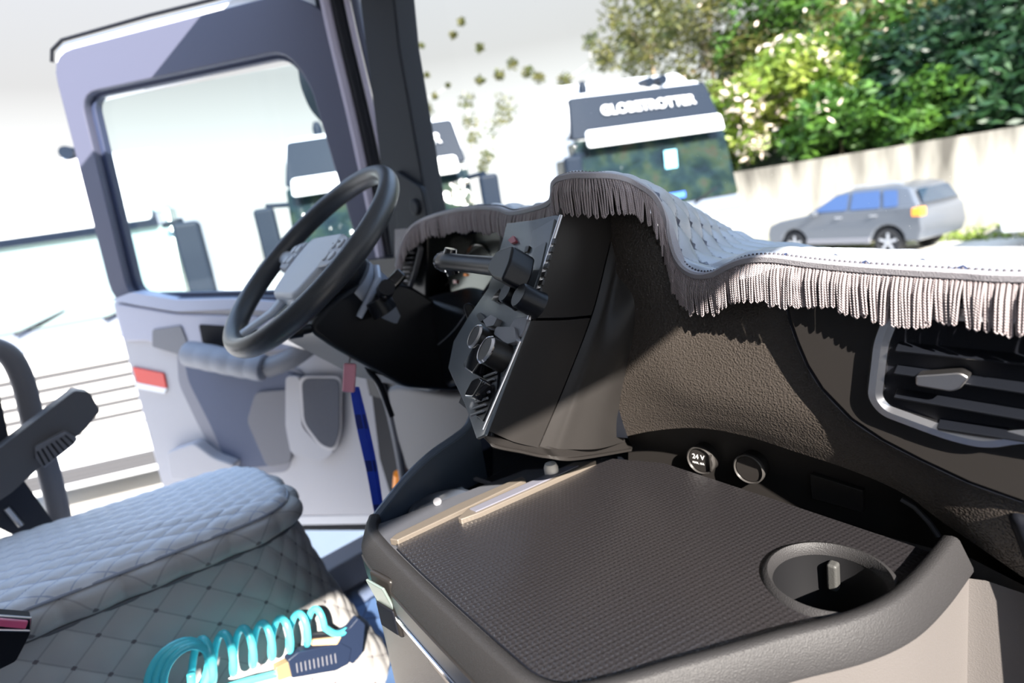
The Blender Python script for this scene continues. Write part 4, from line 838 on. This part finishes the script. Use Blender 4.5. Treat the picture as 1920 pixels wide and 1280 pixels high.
def truck(label, pos, n, sign=None, glass=WGL, deflector=True, mirrors=(-1, 1), pale=False, soff=.08, ssx=1.05, sz=1.0):
    rz = math.atan2(n[1], n[0]); T = thing('cab_over_truck', label, 'truck', (pos[0], pos[1], 0), rz); T.scale = (1, 1, sz)
    prof = [(0, .42), (.02, 1.0), (0, 1.75), (-.14, 2.1), (-.42, 3.15), (-.62, 3.62), (-.85, 3.74), (-2.15, 3.80), (-2.2, 1.0), (-1.9, .95), (-1.7, .55), (-1.0, .55), (-.8, .42)]
    local('cab_body', M_(pri([V([x, -1.23, z]) for x, z in prof], (0, 2.46, 0))), WHT, T, bevel=.13, seg=4)
    fx = lambda z: float(np.interp(z, [1.75, 2.1, 3.15, 3.62], [0, -.14, -.42, -.62]))
    def fpanel(name, z0, z1, w0, w1, off, m, rad=.06, th=.05, **kw):
        P = [V([fx(z0)+off, -w0, z0]), V([fx(z0)+off, w0, z0]), V([fx(z1)+off, w1, z1]), V([fx(z1)+off, -w1, z1])]
        return local(name, M_(pri(roundpoly(P, rad), (-th, 0, 0))), m, kw.pop('parent', T), bevel=.02, **kw)
    ws = fpanel('windshield', 2.02, 3.06, 1.25, 1.24, .045, glass, th=.30)
    for y in (-.35, .45): local('wiper', M_(tubev([V([.0, y, 2.0]), V([fx(2.25)+.07, y+.45, 2.15])], .015, 6)), RUB, ws)
    fpanel('scuttle_panel', 1.80, 2.02, 1.25, 1.25, .04, mt('scuttle_grey', (.10, .12, .16), .4))
    hd_ = fpanel('header_panel', 3.08, 3.66, 1.24, 1.14, .04, VIS if pale else HDR, th=.30)
    if pale: fpanel('glass_band', 2.86, 3.02, 1.20, 1.18, .055, mt('navy_glass_band', (.02, .035, .07), .3), parent=ws)
    if sign:
        up = nz([-.2, 0, .47]); me = textm(sign, .20, (fx(3.42)+.075, soff, 3.42), (0, 1, 0), up, .01, bold=.003, sx=ssx); local('lettering', me, TXW, hd_, smooth=0)
    vz = fpanel('sun_visor', 2.93, 3.16, 1.12, 1.10, .26, VIS, th=.06)
    if sign: me = textm('VOLVO', .15, (fx(3.04)+.275, .1, 3.045), (0, 1, 0), nz([-.26, 0, .97]), .004, sx=1.3); local('lettering', me, mt('visor_grey_print', (.45, .45, .46), .5), vz, smooth=0)
    gr = local('grille', M_(bxv((.0, 0, 1.25), (.06, 1.7, .80))), GRL, T, bevel=.03)
    sl = [bxv((.035, 0, .93+.135*k), (.05, 1.66, .075)) for k in range(6)]; local('grille_slats', M_(*sl), WGR, gr, bevel=.01)
    bu_ = local('bumper', M_(bxv((.0, 0, .50), (.30, 2.46, .34))), VIS, T, bevel=.08, seg=3)
    local('lower_grille', M_(bxv((.15, 0, .50), (.03, 1.5, .16)), *[bxv((.17, 0, .45+.05*k), (.02, 1.5, .015)) for k in range(3)]), GRL, bu_)
    for sg in (-1, 1):
        hl_ = local('headlight', M_(pri(roundpoly([V([.05, sg*.82, .62]), V([.05, sg*1.20, .66]), V([.05, sg*1.20, 1.0]), V([.05, sg*.92, .86])], .04), (-.10, 0, 0))), CGL, T, bevel=.02)
        local('lamp', M_(lathev(V([.055, sg*1.08, .80]), EX, [(.08, 0), (.08, .02), (.05, .035), (0, .035)], 16)), TXW, hl_)
        if sg in mirrors:
            mr = local('side_mirror', M_(bxv((.10, sg*1.46, 2.45), (.14, .26, .78))), HDR, T, bevel=.05, seg=3)
            local('mirror_glass', M_(bxv((.02, sg*1.46, 2.45), (.02, .20, .66))), CHR, mr)
            local('mirror_arm', M_(tubev([V([-.15, sg*1.2, 2.85]), V([.08, sg*1.42, 2.86])], .03, 8), tubev([V([-.1, sg*1.2, 2.02]), V([.08, sg*1.42, 2.05])], .03, 8)), HDR, mr)
        sw = local('side_window', M_(pri(roundpoly([V([-.50, sg*1.235, 2.10]), V([-.62, sg*1.235, 2.85]), V([-1.25, sg*1.235, 2.88]), V([-1.28, sg*1.235, 1.98])], .06), (0, -sg*.03, 0))), glass, T)
        for x in (-1.35, -5.0):
            w_ = local('wheel', M_(lathev(V([x, sg*.92, .52]), EY*sg, [(.30, -.0), (.50, .0), (.52, .06), (.52, .24), (.50, .30), (.30, .30)], 32)), TYR, T)
            local('wheel_rim', M_(lathev(V([x, sg*.92, .52]), EY*sg, [(.31, .28), (.28, .22), (.16, .26), (.10, .32), (0, .32)], 24)), ALU, w_)
    local('chassis', M_(bxv((-4.0, 0, .85), (4.6, .9, .25))), RUB, T)
    if deflector:
        local('air_deflector', M_(pri([V([-.9, -1.15, 3.7]), V([-1.3, -1.15, 3.95]), V([-2.3, -1.15, 4.05]), V([-2.3, -1.15, 3.7])], (0, 2.3, 0))), WHT, T, bevel=.06)
        for sg in (-1, 1): local('side_fairing', M_(bxv((-2.65, sg*1.21, 2.3), (.9, .04, 2.9))), WHT, T, bevel=.02)
    local('beacon', M_(lathev(V([-.95, -.75, 3.72]), EZ, [(.06, 0), (.07, .12), (.04, .2), (0, .21)], 12)), HDR, T)
    local('air_horn', M_(tubev([V([-.7, .5, 3.78]), V([-1.4, .5, 3.86])], [.07, .03], 10), tubev([V([-.75, .3, 3.78]), V([-1.4, .3, 3.86])], [.07, .03], 10)), HDR, T)
    return T
def place(pl, pr_, n, half=1.23, z=2.5):
    n = nz([n[0], n[1], 0]); w_ = V([-n[1], n[0], 0])      # towards the picture's right
    if w_@cr < 0: w_ = -w_
    ra = dep(pl, hz(pl), 1)-CAM; rb = dep(pr_, hz(pr_), 1)-CAM
    A = np.array([[ra[0], -rb[0]], [ra[1], -rb[1]]]); st_ = np.linalg.solve(A, -w_[:2]*2*half)
    return (CAM+ra*st_[0])[:2]+w_[:2]*half
nA = nz([.87, -.49, 0]); cA = place(1106, 1386, nA)
truck('white truck with dark GLOBETROTTER header seen through the windshield beside the wall', cA, nA, 'GLOBETROTTER', mirrors=(-1,), sz=1.07)
nB = nz([.80, -.60, 0]); cB = place(548, 893, nB)
truck('white truck whose front is split by the front pillar, seen behind the steering wheel', cB, nB, 'GLOBETROTTER', deflector=False, soff=.20, ssx=1.0, sz=1.04)
nC = nz([.88, -.47, 0]); wC = V([.47, .88, 0]); cC = dep(322, 480, 6.1)-wC*1.23
truck('white truck with pale slatted grille seen left of and through the open door', cC, nC, None, glass=mt('pale_reflecting_glass', (.30, .38, .36), .12, .6), deflector=False, pale=True)
st_k = bpy.data.objects['windshield']
# sticker inside the near truck's windshield
stk = [o for o in COL.objects if o.get('label', '').startswith('white truck with dark')][0]
local('windshield_sticker', M_(bxv((-.205, .22, 2.62), (.01, .20, .28))), mt('sticker_pale_blue', (.25, .62, .80), .4), stk)
local('windshield_note', M_(bxv((-.085, .15, 2.13), (.01, .38, .08))), mt('sticker_blue', (.05, .15, .70), .4), stk)

# cars by the wall
def car(label, p0, d, paint):
    d = nz([d[0], d[1], 0]); rz = math.atan2(d[1], d[0]); T = thing('parked_car', label, 'car', (p0[0], p0[1], 0), rz)
    # local x: 0 at front axle, positive to the rear; local y: 0 at the near side, positive away
    W = 1.76
    low = [(-.82, .32), (-.88, .62), (-.80, .86), (-.45, .98), (.45, 1.10), (.62, 1.13), (3.15, 1.16), (3.30, 1.02), (3.36, .60), (3.28, .34)]
    def arch(cx):
        return [(cx+.40*math.cos(a), .34+.40*math.sin(a)) for a in np.linspace(0, math.pi, 9)]
    P = low+[(x, z) for x, z in arch(2.56)]+[(x, z) for x, z in arch(0)]
    local('body', M_(pri([V([x, 0, z]) for x, z in P], (0, W, 0))), paint, T, bevel=.06, seg=3)
    for x in (0, 2.56): local('inner_arch', M_(bxv((x, W/2, .6), (.85, W-.3, .5))), RUB, T)
    gh_ = [(.35, 1.08), (1.15, 1.55), (1.6, 1.64), (2.7, 1.64), (3.02, 1.55), (3.25, 1.12)]; c0 = [V([x, .02, z]) if z < 1.2 else V([x+(1.8-x)*.03, .20, z]) for x, z in gh_]; c1 = [V([p[0], W-p[1], p[2]]) for p in c0]; n = len(c0)
    local('cabin', M_((c0+c1, [tuple(range(n)), tuple(range(2*n-1, n-1, -1))]+[(i, (i+1) % n, (i+1) % n+n, i+n) for i in range(n)])), paint, T, bevel=.06, seg=3)
    sk = lambda x, z: V([x, .02+.18*(z-1.12)/.50-.022, z])
    for w_ in ([(.62, 1.15), (1.18, 1.50), (1.52, 1.55), (1.55, 1.15)], [(1.66, 1.15), (1.64, 1.55), (2.30, 1.55), (2.38, 1.15)], [(2.48, 1.15), (2.40, 1.54), (2.72, 1.52), (2.80, 1.16)]):
        local('side_window', M_(pri(roundpoly([sk(*p) for p in w_], .04), (0, .02, 0))), mt('blue_car_window', (.04, .08, .20), .08, coat=.5) if 'blue_car_window' not in MATS else MATS['blue_car_window'], T)
    local('rear_window', M_(pri([V([3.10, .3, 1.50]), V([3.10, W-.3, 1.50]), V([3.27, W-.2, 1.18]), V([3.27, .2, 1.18])], (-.02, 0, -.01))), CGL, T)
    local('tail_lamp', M_(bxv((3.22, .10, 1.0), (.22, .22, .20))), ORG, T, bevel=.03)
    local('roof_rail', M_(tubev([V([1.3, .26, 1.66]), V([1.5, .26, 1.70]), V([2.6, .26, 1.70]), V([2.8, .26, 1.65])], .018, 8)), ALU, T)
    local('side_mirror', M_(bxv((.72, -.10, 1.12), (.16, .20, .14))), paint, T, bevel=.04)
    local('sill', M_(bxv((1.28, .0, .38), (1.75, .05, .14))), GRYM, T, bevel=.02)
    for x in (1.35, 2.25): local('door_handle', M_(bxv((x, -.015, .98), (.18, .03, .03))), ALU, T)
    for x in (0, 2.56):
        for y0, sg in ((.02, -1), (W-.02, 1)):
            w_ = local('wheel', M_(lathev(V([x, y0-sg*.22, .33]), EY*sg, [(.20, .0), (.32, .0), (.33, .04), (.33, .18), (.31, .22), (.22, .22)], 32)), TYR, T)
            local('wheel_rim', M_(lathev(V([x, y0-sg*.22, .33]), EY*sg, [(.23, .20), (.20, .15), (0, .15)], 24)), GRL, w_)
            for k in range(5):
                a = k*2*math.pi/5+.3; e_ = V([math.cos(a), 0, math.sin(a)])
                local('spoke', M_(bxv(V([x, y0-sg*.22+sg*.19, .33])+e_*.11, (.22, .04, .06), (e_, EY, np.cross(e_, EY)))), ALU, w_)
    return T
car('silver grey compact suv parked along the stained wall', (-5.99, 16.9), (2.54, -.80), SUV)
car('white car mostly beyond the frame, parked near the wall beyond the silver grey suv', (-.72, 16.35), (.95, -.30), WHT)

# ================================================================== TREES
def leafmat(name, a, b_, c_=None, tl=.35):
    m, N, L, b = base(name); c = N.new('ShaderNodeTexCoord'); t = N.new('ShaderNodeTexNoise'); t.inputs['Scale'].default_value = 1.1; t.inputs['Detail'].default_value = 6; L.new(c.outputs['Object'], t.inputs[0])
    r = N.new('ShaderNodeValToRGB'); e = r.color_ramp.elements; e[0].position = .35; e[0].color = (*a, 1); e[1].position = .65; e[1].color = (*b_, 1); L.new(t.outputs[0], r.inputs[0]); L.new(r.outputs[0], b.inputs['Base Color'])
    b.inputs['Roughness'].default_value = .45
    tr = N.new('ShaderNodeBsdfTranslucent'); L.new(r.outputs[0], tr.inputs[0]); mx = N.new('ShaderNodeMixShader'); mx.inputs[0].default_value = tl; o = [n for n in N if n.type == 'OUTPUT_MATERIAL'][0]
    L.new(b.outputs[0], mx.inputs[1]); L.new(tr.outputs[0], mx.inputs[2]); L.new(mx.outputs[0], o.inputs[0]); return m
LD = leafmat('dark_leaves', (.010, .035, .018), (.030, .085, .028)); LM = leafmat('green_leaves', (.035, .10, .015), (.10, .22, .03)); LY = leafmat('yellow_green_leaves', (.11, .20, .02), (.30, .36, .06)); LB = leafmat('olive_leaves', (.06, .08, .02), (.16, .15, .04)); LHI = mt('painted_leaf_highlight', (.85, .70, .60), .6)
BARK = mt('tan_bark', (.30, .22, .14), .85, bump=('n', 12, .8, .02))
def leaves(cs_, n, size, spread):
    """n leaves scattered round clump centres"""
    cs_ = np.array(cs_); k = rng.integers(0, len(cs_), n); d = rng.normal(size=(n, 3)); d /= np.linalg.norm(d, axis=1, keepdims=True); rr = spread*rng.random(n)**.45
    P = cs_[k, :3]+d*(rr*cs_[k, 3])[:, None]; a = rng.normal(size=(n, 3)); a[:, 2] *= .5; a /= np.linalg.norm(a, axis=1, keepdims=True); nrm = d+rng.normal(size=(n, 3))*.5+V([0, 0, .6]); b_ = np.cross(nrm, a); b_ /= np.linalg.norm(b_, axis=1, keepdims=True)
    s_ = size*(.6+.8*rng.random(n))[:, None]; v = np.stack([P-a*s_, P+b_*s_*.38, P+a*s_, P-b_*s_*.38], 1).reshape(-1, 3); f = np.arange(4*n).reshape(-1, 4)
    return mk(v, f.tolist())
def tree(label, x, y, z0, zc, rx, rz_, m, n, size=.16, trunk=.12, group='trees on the slope behind the wall', leaf_highlights=0, kind='leafy_tree', clumps=26, cat='tree', spread=1.0, ry=None):
    T = thing(kind, label, cat, (x, y, z0-.3), 0, group)
    cs_ = []
    for k in range(clumps):
        d = rng.normal(size=3); d /= np.linalg.norm(d); q_ = rng.random()**.4; cs_.append((x+d[0]*rx*q_, y+d[1]*(ry or rx)*.7*q_, zc+d[2]*rz_*q_, .28*min(rx, rz_)+.25))
    link('crown', leaves(cs_, n, size, spread), m, T, 0)
    if trunk:
        P = [V([x, y, z0-.3]), V([x+.15, y, (z0+zc)/2]), V([x-.1, y, zc])]; v = [tubev(cr1(P, 8), np.linspace(trunk, trunk*.5, 8), 8)]
        for c_ in cs_[::3]: v.append(tubev([V([x, y, zc-.35*rz_]), V(c_[:3])], [trunk*.35, trunk*.12], 6))
        link('trunk', M_(*v), BARK, T)
    if leaf_highlights: link('leaf_highlights', leaves([cs_[i] for i in range(0, len(cs_), 3)], leaf_highlights, size*.8, spread*1.1), LHI, T, 0)  # pale cream leaves paint the overexposed sun highlights on the crown
    return T
def xat(px, y): return at(px, hz(px), 1, y)[0]
def zat(px, py, y): return at(px, py, 1, y)[2]
hillz = lambda y: float(np.interp(y, [18.9, 21, 25, 32, 40], [1.0, 2.6, 5.5, 10, 12]))
TR = [  # pixel of the crown centre, distance y, half width, half height, leaves, count, kind
    (1240, 60, 27, 2.6, 2.3, LB, 2600, 'olive brown leafy tree behind the roof of the header-lettered truck', 0),
    (1345, 70, 25, 2.4, 2.6, LB, 3000, 'tall tree with a bare tan trunk right of the lettered truck roof', 60),
    (1450, 40, 26, 2.6, 2.4, LM, 3600, 'bright green tree at the top edge above the bushes with painted highlights', 40),
    (1400, 220, 21, 1.7, 1.6, LY, 3600, 'yellow green bush full of pale painted highlights beside the lettered truck', 900),
    (1490, 165, 21.5, 1.6, 1.5, LY, 3000, 'sunlit bush with pale painted highlights high above the left end of the wall', 620),
    (1570, 230, 20.5, 1.5, 1.1, LM, 3400, 'broad green bush over the wall above the silver suv bonnet', 60),
    (1590, 110, 23, 2.0, 1.8, LM, 3400, 'mid green tree with a few pale painted highlights in the middle of the slope', 130),
    (1680, 40, 25, 2.4, 2.2, LB, 3000, 'olive tree with one bright painted highlight near the top edge', 110),
    (1690, 170, 21.5, 1.7, 1.5, LD, 3600, 'dark green tree above the middle of the wall', 0),
    (1740, 215, 20, 1.2, .9, LM, 2400, 'light leafed shrub just over the wall above the suv roof', 30),
    (1800, 90, 22, 1.9, 1.9, LD, 4200, 'dark evergreen tree right of the highlighted olive tree', 0),
    (1860, 180, 20.5, 1.5, 1.2, LD, 3200, 'very dark shrub hanging over the right end of the wall', 0),
    (1920, 60, 21.5, 1.8, 2.0, LD, 3600, 'dark tree cut by the right end of the frame', 0),
    (1990, 150, 21, 2.0, 1.8, LD, 2400, 'dark tree beyond the right end of the frame', 0),
    (1350, -150, 30, 4.0, 3.8, LD, 2600, 'tall dark tree rising above the top of the frame behind the tan trunk', 0),
    (1600, -200, 29, 4.2, 4.0, LD, 2600, 'tall dark tree rising above the frame over the middle of the slope', 0),
    (1850, -160, 28, 4.2, 4.0, LD, 2600, 'tall dark tree rising above the frame over the right end of the wall', 0),
    (1700, -480, 33, 5.0, 4.5, LD, 2400, 'highest dark tree on the slope, above the frame', 0),
    (2300, -100, 27, 4.5, 4.5, LD, 2200, 'dark tree far beyond the right end of the frame', 0),
    (1570, -10, 30, 3.0, 2.4, LD, 3000, 'dark distant tree on top of the slope', 0),
]
for px, py, y, rx, rz_, m_, n, lab, bl in TR:
    x = xat(px, y); zc = zat(px, py, y); tree(lab, x, y, hillz(y), zc, rx, rz_, m_, n, leaf_highlights=bl, trunk=.11 if y > 21 else .06)
# thin far trees whose leaves stand against the bright sky
for k, (px, y, lab, pts) in enumerate((
    (900, 30, 'sparse leafed tree against the sky between the two lettered trucks', [(875, 190, .5), (880, 225, .5), (890, 260, .5), (925, 235, .7), (945, 200, .7), (915, 290, .5), (900, 150, .25), (935, 140, .3), (865, 40, .2), (850, 65, .2), (900, 90, .25), (945, 215, .6), (905, 310, .5)]),
    (800, 32, 'sparse leafed tree against the sky beside the front pillar', [(795, 200, .5), (800, 205, .45), (775, 185, .3), (815, 180, .2), (840, 160, .15), (800, 140, .15), (790, 85, .15)]),
    (1100, 30, 'sparse leafed tree against the sky above the lettered truck', [(1105, 78, .4), (1125, 110, .5), (1140, 95, .5), (1060, 150, .35), (1045, 185, .3), (990, 135, .3), (1010, 145, .3), (960, 120, .3), (1165, 20, .7), (1150, 110, .6), (1190, 130, .6), (1180, 60, .8)]))):
    cs_ = [(*at(a, b_, 1, y), r_) for a, b_, r_ in pts]; T = thing('sparse_tree', lab, 'tree', (cs_[0][0], y, 0), 0, 'thin trees against the sky')
    link('crown', leaves(cs_, int(95*len(cs_)), .18, 1.35), LB, T, 0)
    tw = [tubev([V(cs_[i][:3]), V(cs_[i+1][:3])], .02, 5) for i in range(min(4, len(cs_)-1))]
    link('twigs', M_(*tw, tubev([V([cs_[0][0], y, 0]), V([cs_[0][0], y, 3]), V(cs_[0][:3])], [.10, .06, .02], 6)), mt('pale_bark', (.7, .68, .64), .8), T)
g_ = leaves([(x, 18.25, .05, .33) for x in np.arange(-12, 6, .35)], 3500, .09, 1.0); tag(link('grass', g_, leafmat('verge_grass', (.18, .26, .04), (.30, .38, .08)), None, 0), 'short yellow green grass strip at the foot of the wall', 'grass', kind='stuff')
